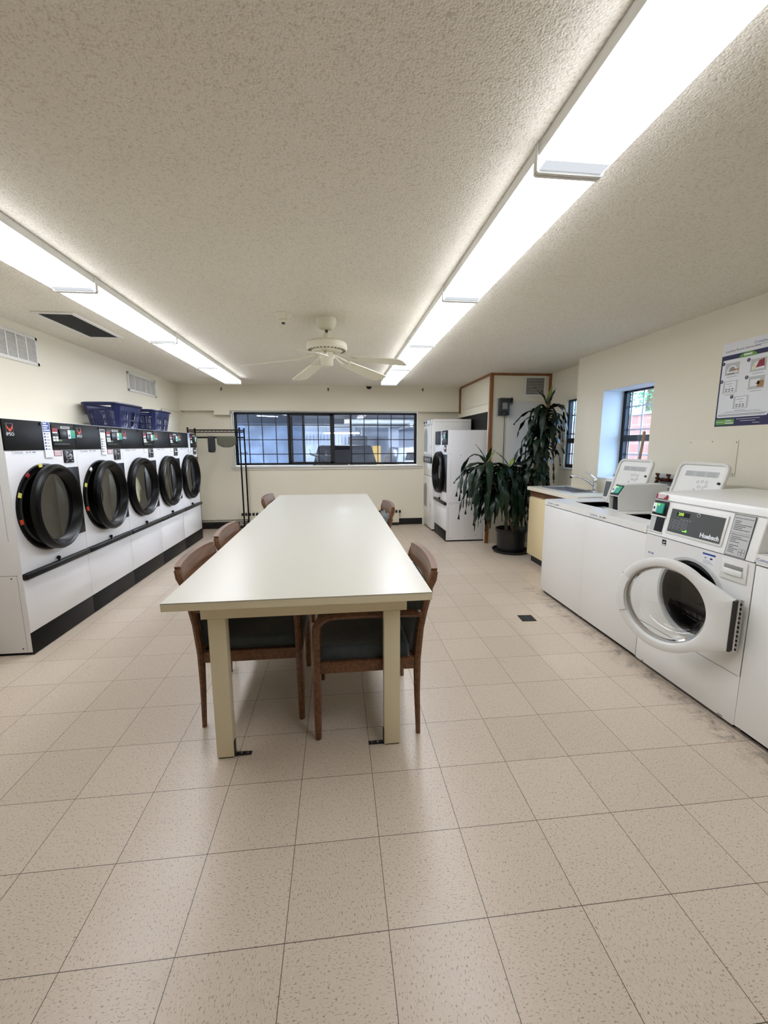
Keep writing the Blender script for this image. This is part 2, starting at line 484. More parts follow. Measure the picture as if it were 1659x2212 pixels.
# closet: jog wall facing the room, partition with the dryer opening
b = B('wall2').box(2.928, XA, 4.787, 4.86, 0, ZC)
struct(b, 'wall_closet', 'cream panelled closet wall behind the plant', 'wall')
b = B('wall2').box(2.928, 2.99, 4.861, 4.885, 0, 1.895).box(2.928, 2.99, 4.861, YB-0.0005, 1.895, 2.005)
b.box(2.928, 2.99, 4.861, YB-0.0005, 2.009, ZC).box(2.936, 2.985, 4.861, YB-0.0005, 2.005, 2.009)
struct(b, 'wall_partition', 'cream partition above the right hand dryers', 'wall')
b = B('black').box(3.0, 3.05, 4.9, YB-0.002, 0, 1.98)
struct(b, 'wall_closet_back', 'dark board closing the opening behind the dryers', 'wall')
# oak trims
struct(B('trimwood').box(2.912, 2.956, 4.771, 4.7869, 0, ZC-0.032).box(2.912, 2.9279, 4.787, 4.815, 0, ZC-0.032), 'trim_4', 'oak corner strip on the closet wall', 'trim')
struct(B('trimwood').box(2.912, XA-0.0005, 4.771, 4.7869, ZC-0.032, ZC-0.0005), 'trim_5', 'oak strip along the top of the closet wall', 'trim')
struct(B('trimwood').box(2.908, 2.9279, 4.787, YS-0.0005, ZC-0.032, ZC-0.0005), 'trim_6', 'oak strip along the top of the partition', 'trim')
struct(B('trimwood').box(3.765, XA-0.0005, 4.771, 4.7869, 0.9, ZC-0.0325), 'trim_7', 'oak strip at the right end of the closet wall', 'trim')
struct(B('trimwood').box(2.9, 2.9279, 6.225, YS-0.0005, 1.96, ZC-0.0325), 'trim_8', 'oak strip where the partition meets the back beam', 'trim')
struct(B('basevinyl').box(XL, 2.30, YB-0.008, YB-0.0003, 0, 0.115, 0.002), 'baseboard_back', 'black vinyl baseboard along the back wall', 'baseboard')
struct(B('basevinyl').box(XR-0.008, XR-0.0003, YF, 3.7, 0, 0.1, 0.002), 'baseboard_right', 'black vinyl baseboard behind the washers', 'baseboard')
struct(B('basevinyl').box(XL+0.0003, XL+0.008, YF, 1.9, 0, 0.1, 0.002), 'baseboard_left', 'black vinyl baseboard on the left wall', 'baseboard')

# closet door set in the jog wall
d = thing('door_1', 'pale closet door behind the tall plant, below the louvre grille', 'door', (3.169, 4.787, 0), kind='structure')
B('doorpaint').box(0.004, 0.56, -0.012, -0.0005, 0.01, 2.03, 0.003).out('door_panel', d)
b = B('darksteel').box(-0.03, 0.025, -0.016, -0.0125, 2.02, 2.04).box(0.03, 0.075, -0.02, -0.0125, 2.0, 2.07, 0.003)
b.tube([(0.052+0.016*math.cos(a), -0.03, 2.045+0.03*math.sin(a)) for a in [i*PI/6 for i in range(12)]], 0.004, closed=True)
b.tube([(0.052+0.012*math.cos(a), -0.03, 1.995+0.022*math.sin(a)) for a in [i*PI/6 for i in range(12)]], 0.003, closed=True)
b.out('hasp_latch', d)['label'] = 'dark metal hasp with a hanging loop'

# ------------------------------------------------------------------ back window (long, to the parking garage)
w = thing('window_1', 'long dark framed gridded window looking into the parking garage', 'window', (0, YB, 0), kind='structure')
b = B('trimblack')
yf0, yf1 = 0.015, 0.055
X0, X1, Z0, Z1 = WX0+0.012, WX1-0.012, WZ0+0.012, WZ1-0.01
for (a0, a1, c0, c1) in ((X0, X1, Z0, Z0+0.022), (X0, X1, Z1-0.022, Z1), (X0, X0+0.022, Z0, Z1), (X1-0.022, X1, Z0, Z1)):
    b.box(a0, a1, yf0, yf1, c0, c1)
b.out('frame', w)
S1, S2 = -0.045, 1.036
def sash(name, x0, x1, y, th=0.03, gl='garageglass', nv=(), nh=(1.277, 1.521, 1.769), zz=(Z0+0.02, Z1-0.02), tw=0.0065):
    b = B('trimblack')
    z0, z1 = zz
    for (a0, a1, c0, c1) in ((x0, x1, z0, z0+th*0.6), (x0, x1, z1-th*0.6, z1), (x0, x0+th, z0, z1), (x1-th, x1, z0, z1)):
        b.box(a0, a1, y-0.012, y+0.012, c0, c1)
    o = b.out(name, w)
    if gl is None: g = None
    else: g = B(gl).box(x0+th*0.5, x1-th*0.5, y-0.001, y+0.001, z0+0.01, z1-0.01); g.out('glass', o)
    if nh:
        m_ = B('trimblack')
        for x in nv: m_.box(x-tw, x+tw, y-0.006, y+0.006, z0+th*0.5, z1-th*0.5)
        for z in nh: m_.box(x0+th*0.6, x1-th*0.6, y-0.0061, y+0.0061, z-tw, z+tw)
        m_.out('muntins', o)
    return o
sash('fixed_sash', X0+0.02, S1+0.02, 0.035, 0.028, 'hazyglass', (-0.70, -0.475, -0.245))
sash('fixed_sash', S2-0.02, X1-0.02, 0.035, 0.028, 'garageglass', (1.26, 1.50, 1.735, 1.965))
sash('sliding_sash', S1-0.012, 0.72, 0.07, 0.05, 'garageglass', (0.02, 0.21, 0.465))
sash('sliding_sash', S1+0.022, 0.235, 0.098, 0.045, 'hazyglass', (), ())
sash('open_frame', 0.72, S2, 0.098, 0.024, None, (), (1.74,))
b = B('ventwhite').box(WX0-0.06, WX1+0.08, -0.045, 0.012, 1.05, 1.0779, 0.006).box(WX0-0.04, WX1+0.06, -0.02, -0.0005, 1.012, 1.0495, 0.004)
b.box(WX0-0.035, WX0+0.0, -0.012, -0.0005, 1.0782, 1.96, 0.002)
b.out('sill', w)['label'] = 'cream painted wooden sill and side casing'
B('lightgrey').cyl((0.985, -0.02, 1.0781), (0.985, -0.02, 1.10), 0.012).box(0.965, 1.005, -0.03, -0.01, 1.0782, 1.088, 0.003).out('latch', w)

# ------------------------------------------------------------------ side windows (daylight)
def side_window(name, label, x, y0, y1, z0, z1, zm, fw=0.05):
    w = thing(name, label, 'window', (x, 0, 0), kind='structure')
    b = B('trimblack')
    b.box(0, 0.045, y1-fw, y1-0.001, z0, z1).box(0, 0.045, y0+0.001, y0+fw, z0, z1)
    b.box(0, 0.045, y0, y1, z1-0.018, z1-0.001).box(0, 0.045, y0, y1, z0+0.001, z0+0.045)
    b.box(-0.01, 0.05, y0+0.05, y1-0.05, zm-0.032, zm+0.032)
    b.out('frame', w)
    for (a, c) in ((z0+0.045, zm-0.032), (zm+0.032, z1-0.018)):
        B('glass').box(0.024, 0.027, y0+0.05, y1-0.05, a, c).out('glass', w)
    l = B('lattice')
    ny = max(1, int(round((y1-y0)/0.26)))
    for k in range(1, ny+1):
        yy = y1-0.05-(y1-y0-0.1)*k/(ny+0.45); l.box(0.05, 0.058, yy-0.009, yy+0.009, z0, z1)
    for zz in (zm+0.09, zm+0.33, zm-0.17): l.box(0.049, 0.059, y0, y1, zz-0.008, zz+0.008)
    l.box(0.05, 0.058, y1-0.075, y1-0.05, z0, z1)
    l.out('muntins', w)['label'] = 'pale blue glazing bars'
side_window('window_2', 'black framed sash window with deep white reveal behind the washers', 3.842, 2.546, 3.276, 1.079, 1.983, 1.49)
side_window('window_3', 'narrow black framed window behind the tall plant', 3.83, 4.031, 4.334, 1.126, 1.998, 1.475, 0.03)

# ------------------------------------------------------------------ ceiling lights
def light_fixture(label, x0, x1, y0, y1, group):
    t = thing('ceiling_light', label, 'light', ((x0+x1)/2, (y0+y1)/2, ZC), group=group)
    hw, hl = (x1-x0)/2, (y1-y0)/2-0.0015
    B('fixture').box(-hw, hw, -hl, hl, -0.042, -0.0005, 0.003).out('housing', t)
    b = B('lens').box(-hw+0.004, hw-0.004, -hl+0.0125, hl-0.06, -0.082, -0.078).m('lens_end_fade').box(-hw+0.004, hw-0.004, hl-0.06, hl-0.0125, -0.082, -0.078)
    b.m('lens_edge').box(-hw+0.001, -hw+0.0035, -hl+0.0125, hl-0.0125, -0.0815, -0.0425).box(hw-0.0035, hw-0.001, -hl+0.0125, hl-0.0125, -0.0815, -0.0425)
    b.out('diffuser', t, smooth=False)
    for s in (-1, 1):
        e = B('fixture')
        cap = [(-hw-0.004, -0.001), (-hw-0.004, -0.085), (-hw+0.002, -0.091), (hw-0.002, -0.091), (hw+0.004, -0.085), (hw+0.004, -0.001)]
        e.prism(cap, s*(hl-0.012), s*hl, 'XZ')
        e.out('end_cap', t, smooth=False)
    return t
RA, RB, RY, LL = 1.467, 1.692, 5.473, 1.253
GR, GL_ = 'fluorescent fixtures in the right hand row', 'fluorescent fixtures in the left hand row'
nth = ['farthest', 'second farthest', 'middle', 'second nearest', 'nearest']
for k in range(5):
    light_fixture(f'white fluorescent wrap fixture, {nth[k]} of the right ceiling row', RA, RB, RY-(k+1)*LL, RY-k*LL, GR)
nth = ['farthest', 'second farthest', 'third farthest', 'nearest']
for k in range(4):
    light_fixture(f'white fluorescent wrap fixture, {nth[k]} of the left ceiling row', -0.823, -0.598, 5.535-(k+1)*LL, 5.535-k*LL, GL_)
LITE = True

# ------------------------------------------------------------------ ceiling fan
FX, FY = 0.724, 2.47
t = thing('ceiling_fan', 'white five-blade ceiling fan above the long table', 'fan', (FX, FY, ZC))
B('fanwhite').lathe([(0.0, 0), (0.079, -0.001), (0.08, -0.02), (0.074, -0.05), (0.055, -0.075), (0.036, -0.085), (0.0, -0.085)]).out('canopy', t)
b = B('darksteel').cyl((0, 0, -0.085), (0, 0, -0.115), 0.011)
b.m('fanwhite').lathe([(0.0, -0.11), (0.02, -0.11), (0.024, -0.13), (0.034, -0.165), (0.0, -0.165)]).out('downrod', t)
b = B('fanwhite').lathe([(0.0, -0.16), (0.07, -0.163), (0.135, -0.172), (0.157, -0.19), (0.16, -0.225), (0.152, -0.238), (0.12, -0.242), (0.11, -0.252), (0.07, -0.256), (0.0, -0.256)], n=48)
b.m('ink')
for k in range(30):
    a = 2*PI*k/30; b.at(Matrix.Rotation(a, 4, 'Z')).box(0.112, 0.146, -0.004, 0.004, -0.2425, -0.2395)
b.at(None); b.out('motor_housing', t)
B('fanwhite').lathe([(0.0, -0.25), (0.06, -0.252), (0.06, -0.29), (0.05, -0.305), (0.048, -0.345), (0.04, -0.358), (0.0, -0.36)]).out('switch_housing', t)
for k in range(5):
    a = rad(187+72*k)
    R4 = Matrix.Rotation(a, 4, 'Z')
    br = B('fanwhite').at(R4)
    br.tube([(0.05, 0.0, -0.262), (0.11, 0.02, -0.276), (0.17, 0.035, -0.30), (0.23, 0.03, -0.320)], 0.007)
    br.tube([(0.05, 0.0, -0.262), (0.11, -0.02, -0.276), (0.17, -0.035, -0.297), (0.23, -0.03, -0.316)], 0.007)
    br.box(0.20, 0.27, -0.035, 0.035, -0.322, -0.319, rot=Matrix.Rotation(rad(8), 4, 'Y'))
    br.at(None); arm = br.out('blade_arm', t)
    bl = B('fanwhite').at(R4 @ Matrix.Translation((0, 0, -0.282)) @ Matrix.Rotation(rad(8.5), 4, 'Y') @ Matrix.Rotation(rad(-8), 4, 'X'))
    pts = [(0.2, -0.056), (0.2, 0.056), (0.45, 0.072), (0.62, 0.075), (0.65, 0.066), (0.66, 0.045), (0.66, -0.045), (0.65, -0.066), (0.62, -0.075), (0.45, -0.072)]
    bl.prism(pts, -0.003, 0.003, 'XY'); bl.at(None)
    bl.out('blade', t)

# smoke detector, dome camera, hooks, vents
t = thing('smoke_detector', 'round beige smoke detector on the ceiling beside the fan', 'smoke detector', (0.404, 2.384, ZC))
B('fanwhite').lathe([(0.0, -0.0005), (0.062, -0.001), (0.062, -0.006), (0.034, -0.038), (0.0, -0.038)]).out('base', t)
b = B('fanwhite').lathe([(0.0, -0.036), (0.034, -0.038), (0.036, -0.05), (0.022, -0.062), (0.0, -0.062)]); b.out('sensor_head', t)
B('darksteel').lathe([(0.0, -0.06), (0.014, -0.062), (0.013, -0.072), (0.0, -0.074)]).out('sensor_tip', t)
t = thing('security_camera', 'small black dome camera on the ceiling near the back wall', 'camera', (1.33, 6.13, ZC))
B('fanwhite').lathe([(0.0, -0.0005), (0.055, -0.001), (0.055, -0.02), (0.047, -0.024), (0.0, -0.024)]).out('base', t)
B('blackplastic').lathe([(0.046, -0.022), (0.042, -0.042), (0.026, -0.06), (0.0, -0.066)]).out('dome', t)
for x, z, lab in ((-1.065, 2.336, 'left of the window'), (0.657, 2.347, 'behind the ceiling fan'), (2.257, 2.36, 'near the oak corner')):
    t = thing('wall_hook', f'small dark hook on the beam above the back window, {lab}', 'hook', (x, YS, z), group='hooks on the back beam')
    B('darksteel').box(-0.012, 0.012, -0.006, -0.0004, -0.012, 0.02, 0.002).out('plate', t)
    B('darksteel').tube([(0, -0.006, 0.005), (0, -0.025, 0.0), (0.0, -0.034, -0.015), (0.0, -0.024, -0.03), (0.0, -0.014, -0.022)], 0.006).out('hook', t)

def wall_register(label, y0, y1, z0, z1, bars):
    t = thing('air_vent', label, 'vent', (XL, (y0+y1)/2, (z0+z1)/2), group='white louvred vents on the left wall')
    hy, hz = (y1-y0)/2, (z1-z0)/2
    f = B('ventwhite')
    for (a0, a1, c0, c1) in ((-hy, hy, -hz, -hz+0.028), (-hy, hy, hz-0.028, hz), (-hy, -hy+0.028, -hz, hz), (hy-0.028, hy, -hz, hz)):
        f.box(0.0005, 0.012, a0, a1, c0, c1, 0.003)
    for k in range(1, bars): 
        yy = -hy+0.028+(2*hy-0.056)*k/bars; f.box(0.0005, 0.013, yy-0.006, yy+0.006, -hz, hz)
    f.out('frame', t)
    l = B('ventwhite'); n = 13
    for k in range(n):
        zz = -hz+0.03+(2*hz-0.06)*(k+0.5)/n
        l.box(0.002, 0.0125, -hy+0.02, hy-0.02, zz-0.001, zz+0.001, rot=Matrix.Rotation(rad(-35), 4, 'Y'))
    l.out('louvres', t)
    B('lightgrey').box(0.0004, 0.0015, -hy+0.02, hy-0.02, -hz+0.02, hz-0.02).out('backing', t)
wall_register('white louvred wall vent, nearer and partly out of frame on the left', 2.42, 3.02, 2.10, 2.335, 5)
wall_register('white louvred wall vent above the blue laundry baskets', 4.58, 5.385, 2.095, 2.325, 5)

t = thing('ceiling_vent', 'dark ceiling return grille with white frame left of the light row', 'vent', (-1.28, 2.865, ZC))
f = B('ventwhite')
for (a0, a1, c0, c1) in ((-0.15, 0.15, -0.375, -0.345), (-0.15, 0.15, 0.345, 0.375), (-0.15, -0.118, -0.345, 0.345), (0.118, 0.15, -0.345, 0.345)):
    f.box(a0, a1, c0, c1, -0.012, -0.0005, 0.003)
f.out('frame', t)
g = B('black').box(-0.118, 0.118, -0.345, 0.345, -0.004, -0.0006).m('darkgrey')
for k in range(40): g.box(-0.118, 0.118, -0.34+0.0172*k, -0.336+0.0172*k, -0.009, -0.004)
g.out('grille', t)

t = thing('air_vent', 'square white framed louvre grille high on the closet wall', 'vent', (3.562, 4.787, 2.232))
f = B('ventwhite'); h = 0.163; hz = 0.145
for (a0, a1, c0, c1) in ((-h, h, -hz, -hz+0.032), (-h, h, hz-0.032, hz), (-h, -h+0.032, -hz+0.032, hz-0.032), (h-0.032, h, -hz+0.032, hz-0.032)):
    f.box(a0, a1, -0.014, -0.0005, c0, c1, 0.003)
f.out('frame', t)
g = B('ink').box(-0.13, 0.13, -0.003, -0.0006, -0.112, 0.112).m('ventwhite')
for k in range(11): g.box(-0.13, 0.13, -0.012, -0.004, -0.108+0.0205*k, -0.1015+0.0205*k, rot=Matrix.Rotation(rad(30), 4, 'X'))
g.out('louvres', t)

t = thing('wall_box', 'dark metal meter box on the closet wall left of the pale door', 'box', (3.085, 4.787, 1.945))
B('lightgrey').box(-0.085, 0.06, -0.02, -0.0005, -0.12, 0.12, 0.004).out('back_plate', t)
B('darksteel').box(-0.06, 0.085, -0.10, -0.0205, -0.118, 0.118, 0.012).out('housing', t)
b = B('panelgrey').box(-0.03, 0.055, -0.103, -0.1001, -0.05, 0.06, 0.001).m('grey').box(-0.02, 0.045, -0.106, -0.1031, -0.03, 0.05, 0.001); b.out('window', t)
b = B('chrome').cyl((0.0, -0.10, -0.09), (0.0, -0.11, -0.09), 0.009).out('lock', t)
B('darksteel').tube([(0.05, -0.01, -0.118), (0.05, -0.01, -0.4), (0.052, -0.01, -0.8)], 0.004).out('cable', t)

# floor drain
t = thing('floor_drain', 'square dark floor drain grate between the table and the washers', 'drain', (2.33, 2.128, 0), rz=rad(-3))
B('ink').box(-0.06, 0.06, -0.06, 0.06, 0.0005, 0.003).out('frame', t)
b = B('darkgrey')
for k in range(9): b.box(-0.05, 0.05, -0.05+0.0115*k, -0.045+0.0115*k, 0.003, 0.0045, rot=Matrix.Rotation(rad(0), 4, 'Z'))
b.box(-0.004, 0.004, -0.052, 0.052, 0.003, 0.005).box(-0.052, 0.052, -0.004, 0.004, 0.003, 0.005)
b.out('grate', t)

# patch panels on walls
b = B('wall').box(XL+0.0005, XL+0.006, 5.53, 6.24, 1.25, 1.955, 0.001).m('darkgrey').box(XL+0.0004, XL+0.0062, 5.526, 6.244, 1.9552, 1.959).box(XL+0.0004, XL+0.0062, 5.526, 5.5298, 1.25, 1.9552)
tag(b.out('access_panel'), 'cream painted access panel on the left wall near the far corner', 'panel')
b = B('wall').box(XR-0.006, XR-0.0005, 1.672, 2.088, 1.2, 1.455, 0.0015).m('darkgrey')
for y, z in ((1.685, 1.44), (1.685, 1.215), (2.075, 1.44), (1.88, 1.445)): b.cyl((XR-0.006, y, z), (XR-0.007, y, z), 0.004)
tag(b.out('access_panel'), 'cream screwed access panel on the right wall under the poster', 'panel')

# baseboard heater
t = thing('baseboard_heater', 'long cream baseboard heater under the back window behind the table', 'heater', (0.475, YB-0.009, 0.0))
HL = 1.392
B('heater').box(-HL, HL, -0.055, -0.0005, 0.05, 0.302, 0.006).out('cover', t)
b = B('ink')
for k in range(46):
    xx = -HL+0.06+0.0608*k
    b.box(xx-0.02, xx+0.02, -0.0565, -0.0551, 0.225, 0.275)
b.out('grille_slots', t)
B('basevinyl').box(-HL, HL, -0.045, -0.0006, 0.0, 0.0495).out('base', t)

# poster
t = thing('poster', 'laundry instruction poster with navy border on the right wall', 'poster', (XR-0.0005, 1.685, 1.555), rz=rad(-90))
PW, PH = 0.40, 0.585
b = B('navy').box(-PW/2, PW/2, -0.0015, 0, 0, PH)
b.m('paper').box(-PW/2, PW/2, -0.0022, -0.0016, PH-0.085, PH)
rr = 0.012; x0, x1, z0, z1 = -PW/2+0.012, PW/2-0.012, 0.062, PH-0.117
pl = []
for cx, cz, s in ((x1-rr, z1-rr, 0), (x0+rr, z1-rr, 1), (x0+rr, z0+rr, 2), (x1-rr, z0+rr, 3)):
    for q in range(5):
        a = PI/2*s+PI/2*q/4; pl.append((cx+rr*math.cos(a), cz+rr*math.sin(a)))
b.prism(pl, -0.0022, -0.0016)
b.out('sheet', t, smooth=False)
b = B('green').box(-PW/2+0.012, -PW/2+0.155, -0.0026, -0.0023, 0.012, 0.05)
b.prism([(0.0+0.065*math.cos(a), z1+0.034*math.sin(a)-0.002) for a in [PI*i/16 for i in range(17)]], -0.0028, -0.0023)
b.m('paper').text('For Service', 0.0145, tf(-PW/2+0.047, -0.0027, 0.031), 0.0002)
b.box(-0.03, 0.03, -0.0031, -0.0028, z1+0.008, z1+0.02)
for z, wd in ((0.038, 0.05), (0.022, 0.066)): b.box(-PW/2+0.085, -PW/2+0.085+wd, -0.0029, -0.0026, z-0.003, z+0.003)
for z, a, wd in ((0.048, 0.0, 0.17), (0.034, 0.03, 0.11), (0.018, 0.12, 0.05)): b.box(-0.03+a, -0.03+a+wd, -0.0019, -0.0015, z-0.0012, z+0.0012)
b.m('ink').text('Laundry Room Instructions', 0.0235, tf(-PW/2+0.025, -0.0023, PH-0.058), 0.0002, 'LEFT')
b.m('blue').text('Coinamatic', 0.027, tf(0.095, -0.0023, PH-0.036), 0.0002, 'CENTER')
b.box(0.045, 0.15, -0.0025, -0.0022, PH-0.056, PH-0.054)
steps = [(-0.105, 0.40, 'a'), (0.085, 0.395, 'b'), (-0.105, 0.275, 'c'), (0.085, 0.28, 'd'), (-0.01, 0.16, 'e')]
for k, (sx, sz, kd) in enumerate(steps):
    b.m('navy').cyl((sx-0.075, -0.0022, sz+0.045), (sx-0.075, -0.0028, sz+0.045), 0.0125, n=20)
    b.m('paper').text(str(k+1), 0.017, tf(sx-0.075, -0.0029, sz+0.045), 0.0002)
    b.m('lightgrey').box(sx-0.058, sx+0.052, -0.0024, -0.0021, sz-0.04, sz+0.045)
    b.m('paper')
    if kd in 'ce':
        b.box(sx-0.045, sx+0.04, -0.0026, -0.0024, sz-0.035, sz+0.04).m('greyink')
        for q in range(2):
            for r in range(3): b.box(sx-0.038+r*0.024, sx-0.022+r*0.024, -0.0028, -0.0026, sz-0.03+q*0.013, sz-0.022+q*0.013)
        b.box(sx-0.035, sx+0.015, -0.0028, -0.0026, sz+0.022, sz+0.025).box(sx-0.012, sx+0.01, -0.0028, -0.0026, sz+0.004, sz+0.007)
    elif kd == 'd':
        b.box(sx-0.045, sx+0.02, -0.0026, -0.0024, sz-0.02, sz+0.025).m('skin').box(sx+0.005, sx+0.05, -0.003, -0.0026, sz-0.03, sz+0.012)
        b.prism([(sx-0.01, sz-0.005), (sx+0.02, sz+0.012), (sx+0.02, sz-0.012)], -0.003, -0.0026)
    else:
        b.prism([(sx-0.003+0.042*math.cos(a), sz-0.025+0.052*math.sin(a)) for a in [PI*i/14 for i in range(15)]], -0.0026, -0.0024)
        if kd == 'a':
            b.m('grey').prism([(sx-0.003+0.026*math.cos(a), sz-0.015+0.032*math.sin(a)) for a in [PI*i/14 for i in range(15)]], -0.0028, -0.0026)
            b.m('skin').box(sx+0.0, sx+0.05, -0.003, -0.0028, sz-0.012, sz-0.002).m('ink').box(sx-0.038, sx+0.02, -0.0028, -0.0026, sz-0.033, sz-0.029)
        else:
            b.m('red').prism([(sx-0.02, sz-0.015), (sx+0.0, sz+0.03), (sx+0.035, sz+0.04), (sx+0.04, sz-0.01)], -0.0028, -0.0026)
            b.m('yellow').box(sx-0.035, sx-0.026, -0.0028, -0.0026, sz-0.025, sz+0.01)
    b.m('greyink').box(sx-0.04, sx+0.04, -0.0025, -0.0022, sz-0.054, sz-0.051)
b.m('greyink').box(-0.15, 0.15, -0.0025, -0.0022, 0.093, 0.095).box(-0.12, 0.13, -0.0025, -0.0022, 0.1, 0.102)
b.m('ink').box(-0.18, 0.18, -0.0025, -0.0022, 0.08, 0.083).box(-0.18, 0.17, -0.0025, -0.0022, 0.072, 0.075)
b.out('print', t, smooth=False)['label'] = 'printed steps, heading and green service strip'

# ------------------------------------------------------------------ big tumble dryers
def emblem(b, x, z, s, y):
    b.m('grey')
    for (a0, a1, c0, c1) in ((-s, s, -s*0.86, -s*0.82), (-s, s, s*0.95, s*1.0), (-s, -s*0.95, -s*0.86, s), (s*0.95, s, -s*0.86, s)):
        b.box(x+a0, x+a1, y-0.001, y, z+c0, z+c1)
    b.m('orange')
    out = [(-0.85, 0.8), (-0.62, 0.25), (-0.28, 0.0), (0, -0.06), (0.28, 0.0), (0.62, 0.25), (0.85, 0.8), (0.8, 0.0), (0.5, -0.42), (0.0, -0.8), (-0.5, -0.42), (-0.8, 0.0)]
    b.prism([(x+u*s, z+v*s) for u, v in out], y-0.0022, y-0.0008)
    b.m('black')
    for k in (-1, 1):
        b.prism([(x+k*0.5*s, z+0.0*s), (x+k*0.12*s, z-0.32*s), (x+k*0.05*s, z-0.2*s), (x+k*0.28*s, z+0.02*s)], y-0.003, y-0.0022)
    b.m('paper').text('IPSO', s*1.0, tf(x, y-0.001, z-s*1.35), 0.0005, sx=1.15)

def make_dryer(label, loc, rz, group, depth=0.40, w=0.743, ajar=0.0, strip=0, red=1, side=0, tapes=(), emb_left=True):
    t = thing('tumble_dryer', label, 'dryer', loc, rz, group)
    hw = w/2; H = 1.605; hx, hz, R = -0.035, 0.99, 0.275
    b = B('dryerwhite')
    b.box(-hw, -hw+0.014, 0.004, depth, 0.02, H-0.002, 0.002).box(hw-0.014, hw, 0.004, depth, 0.02, H-0.002, 0.002)
    b.box(-hw+0.0145, hw-0.0145, depth-0.012, depth, 0.02, H-0.003).box(-hw, hw, 0.004, depth, H-0.0018, H)
    b.box(-hw+0.0145, hw-0.0145, 0.02, depth-0.02, 0.5, 0.51)
    for sd in ((side,) if side in (-1, 1) else ()):
        xs = sd*(hw+0.0004)
        b.m('darkgrey')
        b.box(min(xs, xs-sd*0.001), max(xs, xs-sd*0.001), 0.03, depth, 0.568, 0.5705)
        b.box(min(xs, xs-sd*0.001), max(xs, xs-sd*0.001), 0.034, 0.0355, 0.03, 0.568)
        b.box(min(xs, xs-sd*0.001), max(xs, xs-sd*0.001), 0.055, 0.0565, 0.8, 1.18)
        for yy, zz in ((0.07, 0.55), (0.06, 0.05), (0.2, 1.25), (0.35, 1.2), (0.05, 1.27), (0.3, 0.06), (0.47, 0.09), (0.5, 0.05), (0.25, 0.84), (0.36, 1.05)):
            if yy < depth-0.02: b.cyl((xs, yy, zz), (xs+sd*0.002, yy, zz), 0.005, n=10)
    cab = b.out('cabinet', t)
    # drum behind the door
    d = B('drum').lathe([(0.29, 0.016), (0.285, depth-0.03), (0.0, depth-0.025)], (hx, 0, hz), 'Y', 40)
    d.m('ink')
    for r in (0.08, 0.15, 0.22):
        for k in range(int(r*100)):
            a = 2*PI*k/int(r*100); d.cyl((hx+r*math.cos(a), depth-0.031, hz+r*math.sin(a)), (hx+r*math.cos(a), depth-0.034, hz+r*math.sin(a)), 0.008, n=6)
    d.out('drum', t)
    f = B('dryerwhite').plate(-hw+0.0005, hw-0.0005, 0.578, 1.399, 0.0, 0.012, hx, hz, R)
    f.m('greyink')
    f.text('Coinamatic', 0.022, tf(-0.262, -0.0003, 1.385), 0.0002)
    for x0, x1 in ((-0.185, -0.168), (-0.155, -0.14), (-0.125, -0.09)): f.box(x0, x1, -0.0006, 0.0, 1.382, 1.389)
    f.m('lightgrey').box(-0.315, -0.1, -0.0006, 0, 1.372, 1.3735)
    f.m('red').box(0.100, 0.19, -0.001, 0, 1.352, 1.398).m('paper')
    for zz in (1.358, 1.371, 1.384): f.box(0.108, 0.182, -0.0016, -0.001, zz, zz+0.0085)
    if not red:
        f.m('paper').box(0.102, 0.188, -0.0022, -0.0017, 1.354, 1.396)
    f.out('front_panel', t)['label'] = 'white enamel front with small stickers'
    # coin dial
    b = B('blackplastic').box(0.205, 0.325, -0.006, 0.0, 1.298, 1.396, 0.002)
    b.m('chrome').cyl((0.262, -0.006, 1.348), (0.262, -0.022, 1.348), 0.026, 0.022, 20).cyl((0.262, -0.022, 1.348), (0.262, -0.028, 1.348), 0.012, 0.010, 14)
    b.m('lightgrey').tube([(0.262+0.033*math.cos(a), -0.0075, 1.348+0.033*math.sin(a)) for a in [rad(100+q*20) for q in range(9)]], 0.0022, 6)
    for x, z in ((0.235, 1.385), (0.295, 1.385), (0.30, 1.312), (0.235, 1.31)): b.box(x-0.008, x+0.008, -0.0075, -0.006, z-0.003, z+0.003)
    b.out('program_dial', t)['label'] = 'chrome start dial on a black plate'
    # dark header with controls
    p = B('black').box(-hw+0.0005, hw-0.0005, -0.006, 0.03, 1.401, H-0.0025, 0.002)
    p.m('blackplastic').cyl((-0.02, -0.006, 1.585), (-0.02, -0.014, 1.585), 0.009, n=12)
    if emb_left: emblem(p, -0.312, 1.545, 0.03, -0.006)
    pan = p.out('control_panel', t)
    c = B('blackplastic').box(0.085, 0.352, -0.012, -0.0062, 1.425, 1.585, 0.004)
    c.box(0.165, 0.35, -0.02, -0.012, 1.482, 1.555, 0.003)
    c.m('darkgrey').box(0.10, 0.28, -0.0135, -0.0121, 1.44, 1.447)
    c.out('control_bezel', pan)
    k = B('paper')
    for q in range(4): k.box(0.09+0.033*(q % 2), 0.116+0.033*(q % 2), -0.0155, -0.0122, 1.463+0.02*(q//2), 1.479+0.02*(q//2), 0.001)
    k.m('green').box(0.158, 0.19, -0.0135, -0.0122, 1.465, 1.474); k.out('keypad', pan)
    k = B('teal').box(0.285, 0.343, -0.026, -0.0202, 1.487, 1.55, 0.001).m('paper').box(0.255, 0.2849, -0.026, -0.0202, 1.484, 1.55, 0.001).m('green').box(0.305, 0.33, -0.0266, -0.026, 1.525, 1.54)
    k.m('ink').box(0.262, 0.275, -0.0266, -0.026, 1.5, 1.515); k.out('card_reader', pan)['label'] = 'white and teal card reader face'
    k = B('red').box(0.09, 0.15, -0.0135, -0.0122, 1.532, 1.56).m('paper').box(0.092, 0.148, -0.0135, -0.0122, 1.523, 1.5315).m('lightgrey').box(0.19, 0.30, -0.0135, -0.0122, 1.56, 1.577)
